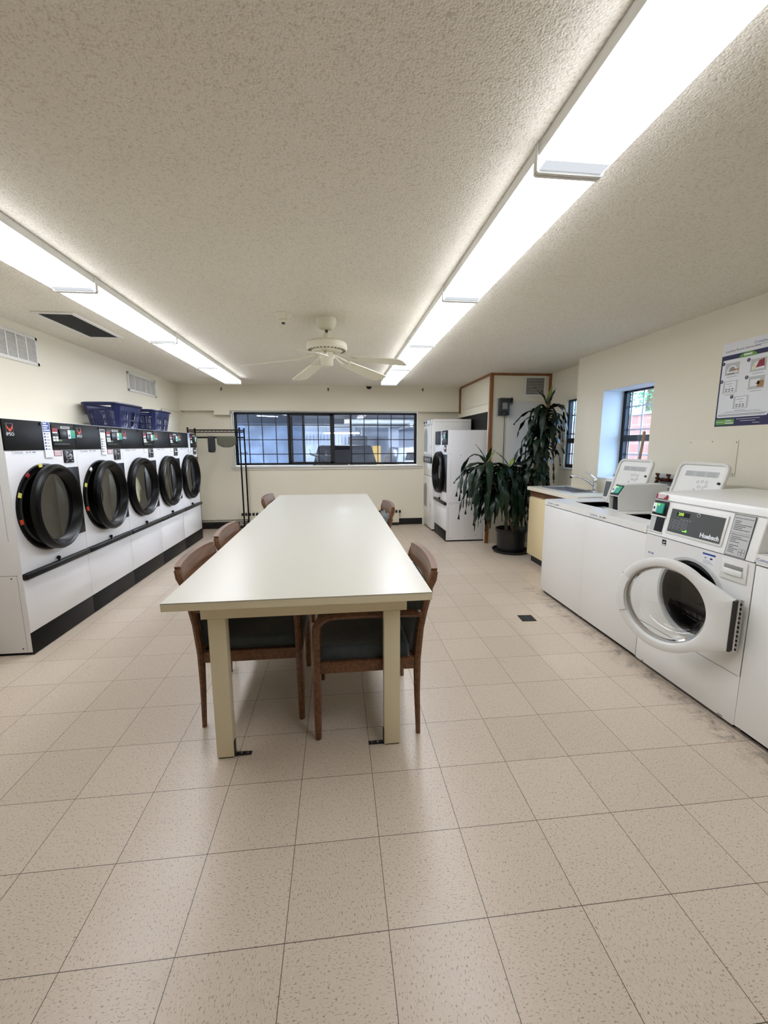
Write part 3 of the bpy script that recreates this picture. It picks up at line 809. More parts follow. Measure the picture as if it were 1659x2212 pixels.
    k.m('ink').box(0.2, 0.29, -0.0141, -0.0135, 1.566, 1.571); k.out('display', pan)
    if strip:
        s = B('paper').box(-0.004, 0.078, -0.0075, -0.0062, 1.345 if strip == 1 else 1.35, 1.602 if strip != 2 else 1.575)
        zt = 1.6 if strip != 2 else 1.572
        s.m('blue' if strip != 2 else 'darkgrey').box(0.0, 0.073, -0.0082, -0.0075, zt-0.07 if strip != 2 else zt-0.025, zt).m('paper')
        if strip != 2:
            for q, wd in enumerate((0.035, 0.052, 0.04, 0.06)): s.box(0.006, 0.006+wd, -0.0088, -0.0082, zt-0.014-q*0.016, zt-0.006-q*0.016)
        s.m('blue' if strip != 2 else 'ink')
        for q in range(6): s.box(0.006, 0.02, -0.0083, -0.0075, zt-0.09-q*0.022, zt-0.077-q*0.022)
        s.m('greyink')
        for q in range(6): s.box(0.03, 0.03+random.uniform(0.02, 0.042), -0.0083, -0.0075, zt-0.087-q*0.022, zt-0.082-q*0.022)
        s.out('instruction_strip', t)['label'] = 'white vertical instruction sticker'
    # door surround, door
    b = B('rubber').lathe([(0.315, -0.0005), (0.313, -0.014), (0.285, -0.018), (0.268, -0.01), (0.262, 0.03), (0.275, 0.035), (0.276, -0.0005)], (hx, 0, hz), 'Y', 56)
    for a, colr in tapes:
        b.m(colr)
        ca, sa = math.cos(rad(a)), math.sin(rad(a))
        b.box(hx+0.305*ca-0.013, hx+0.305*ca+0.009, -0.0215, -0.0145, hz+0.305*sa-0.016, hz+0.305*sa+0.016, rot=Matrix.Rotation(-rad(a), 4, 'Y'))
    b.out('door_surround', t)
    HX = 0.315
    cx = hx-HX
    b = B('rubber').lathe([(0.308, -0.002), (0.309, -0.03), (0.30, -0.046), (0.285, -0.052), (0.272, -0.047), (0.266, -0.036), (0.245, -0.006), (0.238, 0.0), (0.238, 0.008), (0.25, 0.01), (0.26, -0.002)], (cx, 0, 0), 'Y', 64, close=True)
    dr = b.out('door', t, loc=(HX, -0.018, hz), sharp=30); dr.rotation_euler = (0, 0, rad(ajar))
    B('dryerglass').lathe([(0.24, 0.004), (0.16, 0.014), (0.0, 0.02)], (cx, 0, 0), 'Y', 48).out('glass', dr)
    B('blackplastic').box(0.06, hw-0.006, -0.010, -0.0005, hz-0.268, hz+0.272, 0.003).out('hinge_plate', t)
    # middle rail, lint drawer, kick plate
    B('blackplastic').box(-hw+0.004, hw-0.002, -0.028, 0.01, 0.535, 0.575, 0.006).out('rail_handle', t)
    B('rubber').cyl((-0.01, -0.012, 0.576), (-0.01, -0.012, 0.588), 0.006).sphere((-0.01, -0.012, 0.6), 0.014).out('knob', t)
    B('dryerwhite').box(-hw+0.002, hw-0.001, 0.0, 0.012, 0.16, 0.533, 0.002).out('lower_panel', t)
    B('black').box(-hw, hw, 0.0002, 0.0035, 0.003, 0.1595, 0.001).box(-hw+0.012, -hw+0.03, 0.02, depth-0.02, 0.0, 0.02).box(hw-0.03, hw-0.012, 0.02, depth-0.02, 0.0, 0.02).out('kick_plate', t)
    return t

DG = 'row of black-doored tumble dryers along the left wall'
DXF = -1.325
dl = ['white tumble dryer with large black round door, nearest of the left row',
      'white black-doored tumble dryer, second from the near end of the left row',
      'white black-doored tumble dryer with pale laundry inside, middle of the left row',
      'white black-doored tumble dryer, second from the rack end of the left row',
      'white black-doored tumble dryer beside the clothes rack, last of the left row']
tp1 = ((100, 'yellow'), (128, 'red'), (158, 'yellow'), (192, 'orange'))
tp2 = ((128, 'paper'), (158, 'yellow'), (196, 'orange'))
for k in range(5):
    make_dryer(dl[k], (DXF, 1.925+0.745*(k+0.5), 0), rad(90), DG, 0.405, ajar=(5.5, 5.0, 0, 0, 0)[k], strip=(1, 2, 0, 0, 1)[k], red=1 if k < 2 else 0,
               side=-1 if k == 0 else 0, tapes=(tp1, tp2, (), (), ())[k], emb_left=True)
dr_ = make_dryer('tall white tumble dryer with black door standing left of the plants', (2.365, 5.315, 0), rad(-90), 'dryers by the closet wall', 0.60, w=0.748, ajar=0, strip=1, red=0, side=1, emb_left=False)
dr_.scale = (1, 1, 1.02)

# laundry inside the third and fourth dryer
def laundry(label, x, y, z, sx, sy, sz, mat, seed):
    b = B(mat).sphere((0, 0, 0), 1.0, (1, 1, 1), 28)
    r = random.Random(seed); ph = [r.uniform(0, 6) for _ in range(9)]
    for v in b.bm.verts:
        c = v.co.copy()
        k = 1+0.13*math.sin(5*c.x+ph[0])*math.sin(4*c.y+ph[1])+0.10*math.sin(9*c.z+7*c.y+ph[2])+0.06*math.sin(17*c.y+ph[3]+6*c.x)
        v.co = Vector((c.x*sx*k, c.y*sy*k, max(-0.85, c.z)*sz*k))
    o = b.out('laundry_load', None, (x, y, z), sharp=80)
    tag(o, label, 'laundry', 'laundry loads seen through dryer doors')
laundry('pale green-grey laundry filling the middle dryer drum', -1.435, 3.72, 0.955, 0.06, 0.195, 0.215, 'linen', 3)
laundry('dark and pale laundry in the drum of the dryer next to the last', -1.45, 4.46, 0.86, 0.06, 0.14, 0.11, 'darkcloth', 5)

# ------------------------------------------------------------------ laundry baskets
def basket(label, y0, y1, x0=-1.725, x1=-1.335, z=1.606, h=0.238):
    t = thing('laundry_basket', label, 'basket', ((x0+x1)/2, (y0+y1)/2, z), group='blue laundry baskets on the dryers')
    W, L = (x1-x0)-0.03, (y1-y0)-0.03
    lv = [0.0, 0.028, 0.075, 0.09, 0.165, 0.185, 0.215, h]
    N = 168
    def pt(u, zz):
        k = 0.80+0.20*zz/h; a, c = W/2*k, L/2*k; r = 0.085*k
        per = [(a-r, c-r, 0), (-(a-r), c-r, 1), (-(a-r), -(c-r), 2), (a-r, -(c-r), 3)]
        # superellipse-like rounded rectangle by angle
        an = 2*PI*u/N; ca, sa = math.cos(an), math.sin(an); e = 2/5.0
        return Vector((a*math.copysign(abs(ca)**e, ca), c*math.copysign(abs(sa)**e, sa), zz))
    b = B('basket')
    def f():
        g = [[b.bm.verts.new(pt(u, zz)) for u in range(N)] for zz in lv]
        for i in range(len(lv)-1):
            for u in range(N):
                an = (360.0*(u+0.5)/N) % 90
                corner = 27 < an < 63
                slot = (not corner) and (u % 3 == 0) and i in (1, 3)
                an4 = 360.0*(u+0.5)/N
                grip = i == 5 and (abs(an4-90) < 20 or abs(an4-270) < 20)
                if slot or grip: continue
                q = (u+1) % N
                b.bm.faces.new((g[i][u], g[i][q], g[i+1][q], g[i+1][u]))
        b.bm.faces.new(g[0])
    b._run(f)
    o = b.out('body', t, sharp=60)
    md = o.modifiers.new('thick', 'SOLIDIFY'); md.thickness = 0.0035; md.offset = 0
    rim = B('basket')
    pts = [pt(u, h)*1.0 for u in range(0, N, 2)]
    rim.tube([Vector((p.x*1.03, p.y*1.03, h)) for p in pts], 0.011, 8, closed=True)
    rim.out('rim', t)
    return t
basket('larger-looking blue slatted laundry basket, nearer on the dryers', 3.45, 4.07)
basket('blue slatted laundry basket on the dryers nearer the clothes rack', 4.30, 4.88)

# ------------------------------------------------------------------ folding table
t = thing('folding_table', 'long cream laminate folding table in the middle of the room', 'table', (0.61, 2.76, 0), rad(0.35))
TX0, TX1, TY0, TY1, TZ = 0.044-0.61, 1.180-0.61, 0.696-2.76, 4.49-2.76, 0.790
tt = B('laminate').box(TX0, TX1, TY0, TY1, TZ-0.003, TZ)
tt.m('tablepaint').box(TX0, TX1, TY0, TY1, TZ-0.036, TZ-0.003)
tt.m('darkgrey').box(TX0-0.0004, TX1+0.0004, TY0-0.0004, TY1+0.0004, TZ-0.0036, TZ-0.0026)
tt.out('tabletop', t)
a = B('tablepaint')
AX0, AX1, AY0, AY1 = 0.172-0.61, 1.081-0.61, 0.777-2.76, TY1-0.08
a.box(AX0, AX1, AY0, AY0+0.025, 0.680, TZ-0.0361).box(AX0, AX1, AY1-0.025, AY1, 0.680, TZ-0.0361)
a.box(AX0, AX0+0.02, AY0+0.025, AY1-0.025, 0.680, TZ-0.0361).box(AX1-0.02, AX1, AY0+0.025, AY1-0.025, 0.680, TZ-0.0361)
a.out('apron', t)
for sx in (0, 1):
    for sy in (0, 1):
        lx = (0.2-0.61, 0.975-0.61)[sx]; ly = AY0-0.002 if sy == 0 else AY1-0.05
        b = B('tablepaint').box(lx, lx+0.075, ly, ly+0.052, 0.006, 0.6795, 0.001)
        b.m('rubber').box(lx+0.006, lx+0.07, ly+0.004, ly+0.048, 0.0, 0.006)
        lg = b.out('leg', t)
        s = 1 if sx == 0 else -1; ex = lx+0.075 if sx == 0 else lx
        q = B('darksteel').box(min(ex, ex+s*0.004), max(ex, ex+s*0.004), ly+0.008, ly+0.036, 0.0, 0.075, 0.001).box(min(ex, ex+s*0.075), max(ex, ex+s*0.075), ly+0.01, ly+0.034, 0.0005, 0.0045, 0.001)
        q.m('steel').cyl((ex+s*0.03, ly+0.022, 0.0045), (ex+s*0.03, ly+0.022, 0.007), 0.005).cyl((ex+s*0.058, ly+0.022, 0.0045), (ex+s*0.058, ly+0.022, 0.007), 0.005)
        q.out('floor_bracket', lg)['label'] = 'dark steel angle bracket screwed to the floor'

# ------------------------------------------------------------------ chairs
def make_chair(label, x, y, rz):
    t = thing('armchair', label, 'chair', (x, y, 0), rz, 'walnut framed chairs around the folding table')
    W = 0.268
    wd = 'chairwood'
    for s in (-1, 1):
        b = B(wd).tube([(s*W, -0.25, 0), (s*W, -0.25, 0.2), (s*W, -0.248, 0.40), (s*W, -0.246, 0.555)], [0.016, 0.019, 0.021, 0.021], 8)
        b.m('lightgrey').cyl((s*W, -0.25, 0.0), (s*W, -0.25, 0.006), 0.0162); b.out('leg', t)
        b = B(wd).tube([(s*W, 0.245, 0), (s*W, 0.238, 0.22), (s*W, 0.236, 0.40), (s*W, 0.25, 0.56), (s*W, 0.277, 0.69), (s*W, 0.312, 0.83)], [0.015, 0.019, 0.024, 0.024, 0.022, 0.019], 8, flat=0.8); b.out('leg', t)
        b = B(wd).tube([(s*W, -0.246, 0.55), (s*W, -0.243, 0.585), (s*W, -0.225, 0.615), (s*W, -0.195, 0.632), (s*W, -0.15, 0.638), (s*W, 0.0, 0.64), (s*W, 0.15, 0.636), (s*W, 0.265, 0.628)], [0.021, 0.021, 0.0215, 0.022, 0.022, 0.022, 0.021, 0.018], 8); b.out('armrest', t)
    b = B(wd).box(-W+0.012, W-0.012, -0.26, -0.232, 0.352, 0.41, 0.003).box(-W+0.012, W-0.012, 0.215, 0.24, 0.352, 0.41, 0.003)
    b.box(-W-0.012, -W+0.012, -0.235, 0.23, 0.352, 0.41, 0.003).box(W-0.012, W+0.012, -0.235, 0.23, 0.352, 0.41, 0.003); b.out('seat_frame', t)
    B('fabric').box(-W+0.014, W-0.014, -0.265, 0.2, 0.375, 0.475, 0.022, 4).out('seat', t)
    R = Matrix.Rotation(rad(-14), 4, 'X')
    B('fabric').at(Matrix.Translation((0, 0.238, 0.45)) @ R).box(-W+0.022, W-0.022, -0.035, 0.012, -0.03, 0.30, 0.016, 3).at(None).out('backrest', t)
    n = 12; f = []; k = []
    for i in range(n+1):
        u = -1+2*i/n; yy = 0.302+0.020*(1-u*u)
        f.append((u*0.272, yy-0.015)); k.append((u*0.272, yy+0.015))
    cr = B(wd).prism(f+k[::-1], 0.762, 0.862, 'XY')
    def arc():
        for v in cr.bm.verts:
            if v.co.z > 0.82: v.co.z -= 0.010*(abs(v.co.x)/0.272)**3
            v.co.y += (v.co.z-0.79)*0.2
    arc()
    es = [e for e in cr.bm.edges if abs(e.calc_face_angle(0)) > 0.8]
    bmesh.ops.bevel(cr.bm, geom=es, offset=0.007, segments=2, affect='EDGES', profile=0.5); cr._fin()
    for s in (-1, 1): cr.tube([(s*0.27, 0.294, 0.765), (s*0.272, 0.306, 0.80), (s*0.272, 0.316, 0.838)], [0.019, 0.022, 0.017], 8)
    cr.out('top_rail', t)
    return t
make_chair('walnut armchair nearest the camera on the dryer side of the table', 0.327, 1.29, rad(90))
make_chair('walnut armchair at the middle of the table on the dryer side', 0.318, 1.98, rad(90))
make_chair('walnut armchair at the far window end on the dryer side of the table', 0.296, 3.86, rad(88))
make_chair('walnut armchair nearest the camera on the washer side of the table', 0.921, 1.12, rad(-90))
make_chair('walnut armchair farther along the washer side of the table', 0.972, 3.08, rad(-87))

# ------------------------------------------------------------------ clothes rack with towel and strip of cloth
t = thing('clothes_rack', 'black wire clothes rack standing before the left end of the window', 'rack', (-1.13, 6.07, 0))
RX, RYY = 0.39, 0.17
for sx in (-1, 1):
    for sy in (-1, 1):
        b = B('black').cyl((sx*RX, sy*RYY, 0.0), (sx*RX, sy*RYY, 1.69), 0.0125, n=12).sphere((sx*RX, sy*RYY, 1.695), 0.015, n=10)
        for zz in [0.3+0.12*i for i in range(11)]: b.cyl((sx*RX, sy*RYY, zz), (sx*RX, sy*RYY, zz+0.004), 0.0135, n=12)
        b.m('darkgrey').cyl((sx*RX, sy*RYY, 0), (sx*RX, sy*RYY, 0.02), 0.017); b.out('post', t)
def wire_shelf(name, z, parent):
    b = B('black')
    for (p, q) in (((-RX, -RYY), (RX, -RYY)), ((-RX, RYY), (RX, RYY)), ((-RX, -RYY), (-RX, RYY)), ((RX, -RYY), (RX, RYY))):
        for dz in (0.0, -0.036): b.tube([(p[0], p[1], z+dz), (q[0], q[1], z+dz)], 0.0045, 6)
        Ln = math.hypot(q[0]-p[0], q[1]-p[1]); k = int(Ln/0.03)
        b.tube([(p[0]+(q[0]-p[0])*i/k, p[1]+(q[1]-p[1])*i/k, z-(0.002 if i % 2 else 0.034)) for i in range(k+1)], 0.003, 5)
    for i in range(1, 26):
        xx = -RX+2*RX*i/26; b.tube([(xx, -RYY, z+0.004), (xx, RYY, z+0.004)], 0.0022, 5)
    b.out(name, parent)
wire_shelf('top_shelf', 1.672, t); wire_shelf('bottom_shelf', 0.175, t)
b = B('black').tube([(-RX, -RYY, 1.553), (RX, -RYY, 1.553)], 0.013, 10)
for s in (-1, 1): b.tube([(s*RX, -RYY, 1.553), (s*RX, RYY, 1.553)], 0.012, 8)
b.out('hanging_rail', t)
b = B('black')
for s in (-1, 1):
    for yy in (-RYY,):
        b.tube([(s*RX, yy-0.012, 1.302), (s*(RX+0.105), yy-0.012, 1.302), (s*(RX+0.112), yy-0.012, 1.31), (s*(RX+0.105), yy-0.012, 1.318), (s*RX, yy-0.012, 1.318)], 0.004, 6)
b.out('side_hook', t)
def drape(name, label, cat, x0, x1, yc, zr, lf, lb, mat, seed, uneven, group):
    r = random.Random(seed); n = 22; rows = []
    b = B(mat)
    prof = [(-1, lf*k/7) for k in range(7, 0, -1)]
    def f():
        for i in range(n+1):
            u = i/n; x = x0+(x1-x0)*u; ph = math.sin(u*9+seed)*0.006
            bot = 1.0-uneven*(abs(2*u-1)**3)
            col = []
            for k in range(8, -1, -1):
                t_ = k/8; col.append((x+0.012*uneven*math.sin(3*t_+seed)*(0.5-u), yc-0.0165-ph*t_-0.004*math.sin(u*21)*t_, zr-lf*bot*t_))
            for a in (30, 60, 90, 120, 150): col.append((x, yc-0.0165*math.cos(rad(a)), zr+0.0165*math.sin(rad(a))))
            for k in range(0, 7): 
                t_ = k/6; col.append((x, yc+0.0165+ph*t_*0.5, zr-lb*t_))
            rows.append([b.bm.verts.new(p) for p in col])
        for p, q in zip(rows, rows[1:]):
            for j in range(len(p)-1): b.bm.faces.new((p[j], p[j+1], q[j+1], q[j]))
    b._run(f)
    o = b.out(name, None, sharp=80)
    md = o.modifiers.new('thick', 'SOLIDIFY'); md.thickness = 0.004; md.offset = 0
    tag(o, label, cat, group)
drape('hand_towel', 'grey-green hand towel draped over the clothes rack rail', 'towel', -1.085, -0.80, 5.90, 1.553, 0.155, 0.12, 'towel', 4, 0.35, None)
drape('cloth_strip', 'narrow dark grey cloth hanging on the rack beside the towel', 'cloth', -1.225, -1.12, 5.90, 1.553, 0.235, 0.2, 'darkcloth', 9, 0.05, None)

# ------------------------------------------------------------------ stacked washer-dryer
t = thing('stacked_dryer', 'tall white stacked laundry unit in the corner right of the back window', 'dryer', (2.325, 6.063, 0), rad(-90), 'dryers by the closet wall')
w2 = 0.318; D = 0.64
def unit(z0, z1, nm):
    b = B('white').box(-w2, w2, 0.004, D, z0, z1, 0.004); return b.out(nm, t)
unit(0.025, 0.905, 'lower_cabinet')
unit(0.912, 1.838, 'upper_cabinet')
b = B('white2').box(-w2+0.004, w2-0.004, -0.012, 0.0035, 1.768, 1.836, 0.006).m('darkgrey').box(w2-0.0005, w2+0.0006, 0.03, D, 1.795, 1.7975)
b.m('blackplastic')
for x in (-0.26, -0.1): b.box(x-0.03, x+0.03, -0.022, -0.0125, 1.785, 1.825, 0.004)
b.m('lightgrey').box(0.17, 0.26, -0.018, -0.0125, 1.78, 1.828, 0.003)
b.out('control_strip', t)['label'] = 'white control strip with black knobs'
def arch_door(z0, z1, wx, wz0, wz1, nm):
    b = B('white').box(-0.285, 0.262, -0.014, 0.0035, z0, z1, 0.01, 3); o = b.out(nm, t)
    pts = [(wx-0.115, wz0), (wx+0.115, wz0)] + [(wx+0.115*math.cos(a), wz1-0.115+0.115*math.sin(a)) for a in [PI*i/10 for i in range(11)]]
    fr = [(wx+(u-wx)*1.14, (wz0+wz1)/2+(v-(wz0+wz1)/2)*1.08) for u, v in pts]
    B('lightgrey').prism(fr, -0.018, -0.0142).m('grey').prism(pts, -0.0195, -0.0181).out('window', o)
    B('grey').box(0.255, 0.268, -0.018, -0.0145, z0+0.1, z0+0.16, 0.002).out('handle', o)
arch_door(1.262, 1.748, -0.12, 1.32, 1.70, 'upper_door')
b = B('blackplastic').box(-w2+0.006, w2-0.02, -0.016, 0.0035, 1.125, 1.232, 0.004).m('panelgrey').box(-0.2, 0.15, -0.018, -0.0162, 1.145, 1.215).m('lightgrey')
b.box(0.16, 0.2, -0.0185, -0.0162, 1.15, 1.21).cyl((-0.1, -0.018, 1.18), (-0.1, -0.03, 1.18), 0.02).cyl((0.05, -0.018, 1.18), (0.05, -0.03, 1.18), 0.02)
b.out('control_panel', t)
B('white2').box(-0.05, 0.2, -0.010, 0.0035, 1.02, 1.118, 0.004).out('filter_drawer', t)
arch_door(0.305, 0.85, -0.10, 0.375, 0.765, 'lower_door')
B('black').box(-w2+0.01, w2-0.01, 0.02, D-0.02, 0.0, 0.0248).out('base', t)

# ------------------------------------------------------------------ sink counter
t = thing('base_cabinet', 'cream base cabinet under the sink counter left of the washers', 'cabinet', (3.115, 3.30, 0))
B('tablepaint').box(0.016, 0.47, -0.535, -0.52, 0.09, 0.885).box(0.016, 0.47, 0.525, 0.54, 0.09, 0.885).box(0.016, 0.47, -0.52, 0.525, 0.09, 0.105).box(0.46, 0.47, -0.52, 0.525, 0.105, 0.885).box(0.016, 0.03, -0.52, 0.525, 0.80, 0.885).out('carcass', t)
for k, (y0, y1) in enumerate(((-0.535, 0.0), (0.004, 0.54))):
    B('cream').box(0.0, 0.0155, y0+0.001, y1, 0.095, 0.80, 0.002).out('door', t)
b = B('brownwood').box(0.004, 0.0155, -0.535, 0.18, 0.815, 0.875, 0.002).box(0.004, 0.0155, 0.184, 0.54, 0.815, 0.875, 0.002); b.out('rail', t)['label'] = 'brown wooden pull rail above the doors'
B('basevinyl').box(0.05, 0.45, -0.53, 0.52, 0.0, 0.0895).out('toe_kick', t)
b = B('counter')
CX0, CX1, CY0, CY1, CZ0, CZ1 = 3.085, 3.601, 2.752, 3.85, 0.8855, 0.927
SX0, SX1, SY0, SY1 = 3.225, 3.50, 3.08, 3.72
b.box(CX0, SX0, CY0, CY1, CZ0, CZ1).box(SX1, CX1, CY0, 3.772, CZ0, CZ1).box(SX0, SX1, CY0, SY0, CZ0, CZ1).box(SX0, SX1, SY1, CY1, CZ0, CZ1).box(SX1, 3.78, 3.776, CY1, CZ0, CZ1)
tag(b.out('countertop'), 'cream laminate sink countertop left of the washers', 'countertop')
t = thing('sink', 'stainless steel sink set in the cream countertop', 'sink', ((SX0+SX1)/2, (SY0+SY1)/2, CZ1))
hx_, hy_ = (SX1-SX0)/2, (SY1-SY0)/2
b = B('steel')
b.box(-hx_-0.02, -hx_+0.012, -hy_-0.02, hy_+0.02, 0.0004, 0.006, 0.002).box(hx_-0.012, hx_+0.035, -hy_-0.02, hy_+0.02, 0.0004, 0.006, 0.002)
b.box(-hx_+0.012, hx_-0.012, -hy_-0.02, -hy_+0.012, 0.0004, 0.006, 0.002).box(-hx_+0.012, hx_-0.012, hy_-0.012, hy_+0.02, 0.0004, 0.006, 0.002)
b.out('rim', t)
b = B('steel')
i_, j_ = hx_-0.004, hy_-0.004
b.box(-i_, -i_+0.003, -j_, j_, -0.17, 0.0003).box(i_-0.003, i_, -j_, j_, -0.17, 0.0003).box(-i_, i_, -j_, -j_+0.003, -0.17, 0.0003).box(-i_, i_, j_-0.003, j_, -0.17, 0.0003).box(-i_, i_, -j_, j_, -0.173, -0.17)
b.m('darksteel').cyl((0, 0, -0.17), (0, 0, -0.167), 0.04); b.out('bowl', t)
t = thing('faucet', 'chrome single lever faucet at the back of the sink', 'faucet', (3.535, 3.19, CZ1+0.0062))
B('chrome').lathe([(0.0, 0.0), (0.034, 0.0), (0.034, 0.006), (0.024, 0.012), (0.0, 0.012)], n=24).box(-0.022, 0.022, -0.1, 0.1, 0.0, 0.006, 0.003).out('base', t)
B('chrome').lathe([(0.0, 0.01), (0.022, 0.012), (0.02, 0.05), (0.024, 0.075), (0.026, 0.10), (0.02, 0.125), (0.0, 0.135)], n=24).out('body', t)
B('chrome').tube([(-0.005, 0.01, 0.055), (-0.05, 0.045, 0.10), (-0.09, 0.08, 0.132), (-0.13, 0.115, 0.148), (-0.165, 0.145, 0.152), (-0.185, 0.165, 0.15)], [0.016, 0.014, 0.0125, 0.012, 0.012, 0.012], 12).m('darksteel').cyl((-0.183, 0.163, 0.152), (-0.186, 0.166, 0.128), 0.0125).out('spout', t)
B('chrome').tube([(0.0, 0.0, 0.125), (-0.02, 0.02, 0.15), (-0.05, 0.05, 0.185), (-0.075, 0.075, 0.20)], [0.013, 0.010, 0.008, 0.010], 10).out('lever', t)

# ------------------------------------------------------------------ washers
WXF = 2.745
def holed_deck(b, x0, x1, y0, y1, hx0, hx1, hy0, hy1, z0, z1):
    b.box(x0, hx0, y0, y1, z0, z1).box(hx1, x1, y0, y1, z0, z1).box(hx0, hx1, y0, hy0, z0, z1).box(hx0, hx1, hy1, y1, z0, z1)
def lip_labels(b, x):
    b.m('blue').text('Coinamatic', 0.021, tf(x, -0.0032, 0.893), 0.0002)
    b.m('greyink').box(x-0.055, x+0.125, -0.0036, -0.003, 0.878, 0.8793).m('ink')
    for a, c in ((0.075, 0.088), (0.096, 0.104), (0.114, 0.15)): b.box(x+a, x+c, -0.0036, -0.003, 0.888, 0.8945)
def top_loader(label, yc, box, display, lid_open=True, lx=-0.23, group='top loading washers against the right wall'):
    t = thing('top_load_washer', label, 'washer', (WXF, yc, 0), rad(-90), group)
    h = 0.3341
    b = B('white').box(-h, -h+0.015, 0.004, 0.745, 0.03, 0.862).box(h-0.015, h, 0.004, 0.745, 0.03, 0.862).box(-h+0.015, h-0.015, 0.73, 0.745, 0.03, 0.862)
    b.box(-h, h, 0.0, 0.02, 0.034, 0.861, 0.0015)
    b.m('rubber').box(-h+0.01, h-0.01, 0.035, 0.05, 0.0, 0.034)  # black strip stands in for the shaded gap under the cabinet
    b.out('cabinet', t)
    b = B('rubber')
    for sx in (-1, 1):
        for yy in (0.06, 0.68): b.cyl((sx*0.28, yy, 0.0), (sx*0.28, yy, 0.03), 0.02)
    b.out('feet', t)
    d = B('white'); hx0, hx1, hy0, hy1 = -0.11, 0.295, 0.165, 0.455
    holed_deck(d, -h, h, -0.003, 0.745, hx0, hx1, hy0, hy1, 0.868, 0.917)
    lip_labels(d, lx); dk = d.out('top_deck', t)
    k = B('white')
    for (a0, a1, c0, c1) in ((hx0-0.003, hx0, hy0, hy1), (hx1, hx1+0.003, hy0, hy1), (hx0, hx1, hy0-0.003, hy0), (hx0, hx1, hy1, hy1+0.003)): k.box(a0, a1, c0, c1, 0.45, 0.91)
    k.m('drum').lathe([(0.15, 0.86), (0.155, 0.56), (0.0, 0.52)], ((hx0+hx1)/2, (hy0+hy1)/2, 0), 'Z', 32).m('ink').box(hx0, hx1, hy0, hy1, 0.448, 0.4495)
    k.out('tub', t)
    c = B('white2').prism([(0.585, 0.9175), (0.60, 1.06), (0.62, 1.09), (0.74, 1.09), (0.745, 0.9175)], -h, h, 'YZ')
    if box:
        c.m('ventwhite')
        for q in range(3): c.box(-0.19, -0.06, 0.60, 0.615, 1.02+0.02*q, 1.032+0.02*q, 0.003)
    con = c.out('console', t, smooth=False)
    if display:
        R = Matrix.Translation((-0.28, 0.578, 0.9175)) @ Matrix.Rotation(rad(-8), 4, 'X')
        b = B('white2').at(R).box(-0.05, 0.052, -0.006, 0.02, 0.0, 0.185, 0.004).m('panelgrey').box(-0.04, 0.04, -0.0085, -0.0062, 0.02, 0.165, 0.001).at(None)
        b.out('display_panel', t)['label'] = 'white panel with dark grey display'
    if box:
        x0, x1 = -0.3335, -0.222
        pr = [(0.19, 0.918), (0.182, 1.035), (0.235, 1.118), (0.584, 1.122), (0.584, 0.918)]
        b = B('white2').prism(pr, x1-0.004, x1, 'YZ').prism(pr, x0, x0+0.004, 'YZ')
        b.box(x0+0.004, x1-0.004, 0.25, 0.58, 1.116, 1.1215).box(x0+0.004, x1-0.004, 0.25, 0.255, 0.918, 1.116)
        b.box(x0+0.004, x1-0.004, 0.186, 0.25, 1.030, 1.036).box(x0+0.004, x1-0.004, 0.19, 0.25, 0.918, 0.922)
        bx = b.out('card_box', t, smooth=False)
        R = Matrix.Translation((0, 0.21, 1.075)) @ Matrix.Rotation(rad(-32), 4, 'X')
        b = B('blackplastic').at(R).box(x0+0.005, x1-0.005, 0.0, 0.035, -0.04, 0.045).at(Matrix.Identity(4)).at(None)
        b.m('black').box(x0+0.03, x1-0.02, 0.2, 0.249, 0.925, 1.02)
        b.out('slot', bx)
        b = B('teal').at(R).box(x0+0.045, x1-0.012, -0.012, -0.0005, -0.03, 0.032, 0.002).m('paper').box(x0+0.012, x0+0.0445, -0.012, -0.0005, -0.03, 0.032, 0.002).m('ink').box(x0+0.018, x0+0.03, -0.0128, -0.012, -0.01, 0.004)
        b.m('led').box(x0+0.05, x0+0.066, -0.0135, -0.012, 0.016, 0.026).at(None)
        b.out('card_reader', bx)['label'] = 'white and teal card reader with green light'
    # lid
    lw, ll = 0.405, 0.395
    b = B('white2')
    rr = 0.045; pl = []
    for cx, cz, s in ((lw/2-rr, ll-rr, 0), (-lw/2+rr, ll-rr, 1)):
        for q in range(6):
            a_ = PI/2*s+PI/2*q/5; pl.append((cx+rr*math.cos(a_), cz+rr*math.sin(a_)))
    pl += [(-lw/2, 0.0), (lw/2, 0.0)]
    b.prism(pl, 0.0, 0.012)
    b.tube([(u, -0.004, v) for u, v in [(lw/2-0.006, 0.0)]+[(u*0.972, v-0.006) for u, v in pl[:-2]]+[(-lw/2+0.006, 0.0)]], 0.011, 8)
    b.m('ink').cyl((lw/2-0.035, -0.0005, 0.26), (lw/2-0.035, -0.012, 0.26), 0.0085, n=12).cyl((-lw/2+0.005, -0.006, 0.24), (-lw/2-0.012, -0.006, 0.24), 0.008, n=10)
    b.m('lightgrey').box(-0.13, 0.14, -0.0008, 0.0, 0.30, 0.335)
    b.m('greyink')
    for q in range(3):
        for r in range(3): b.box(-0.125+q*0.09, -0.06+q*0.09+0.012*(r % 2), -0.0014, -0.0008, 0.305+r*0.0095, 0.3075+r*0.0095)
    b.box(-0.13, 0.14, -0.0014, -0.0008, 0.334, 0.3355).box(-0.13, 0.14, -0.0014, -0.0008, 0.299, 0.3005)
    for u, v in ((0.0, 0.26), (0.035, 0.265), (0.07, 0.262), (0.02, 0.225), (0.055, 0.22), (-0.01, 0.2), (0.075, 0.235)): b.tube([(u+0.010*math.cos(g_), -0.0012, v+0.009*math.sin(g_)) for g_ in [2*PI*i/10 for i in range(10)]], 0.001, 4, closed=True)
    for q in range(6): b.box(-0.03+0.006*q, 0.055, -0.0014, 0.0, 0.06+q*0.024, 0.063+q*0.024)
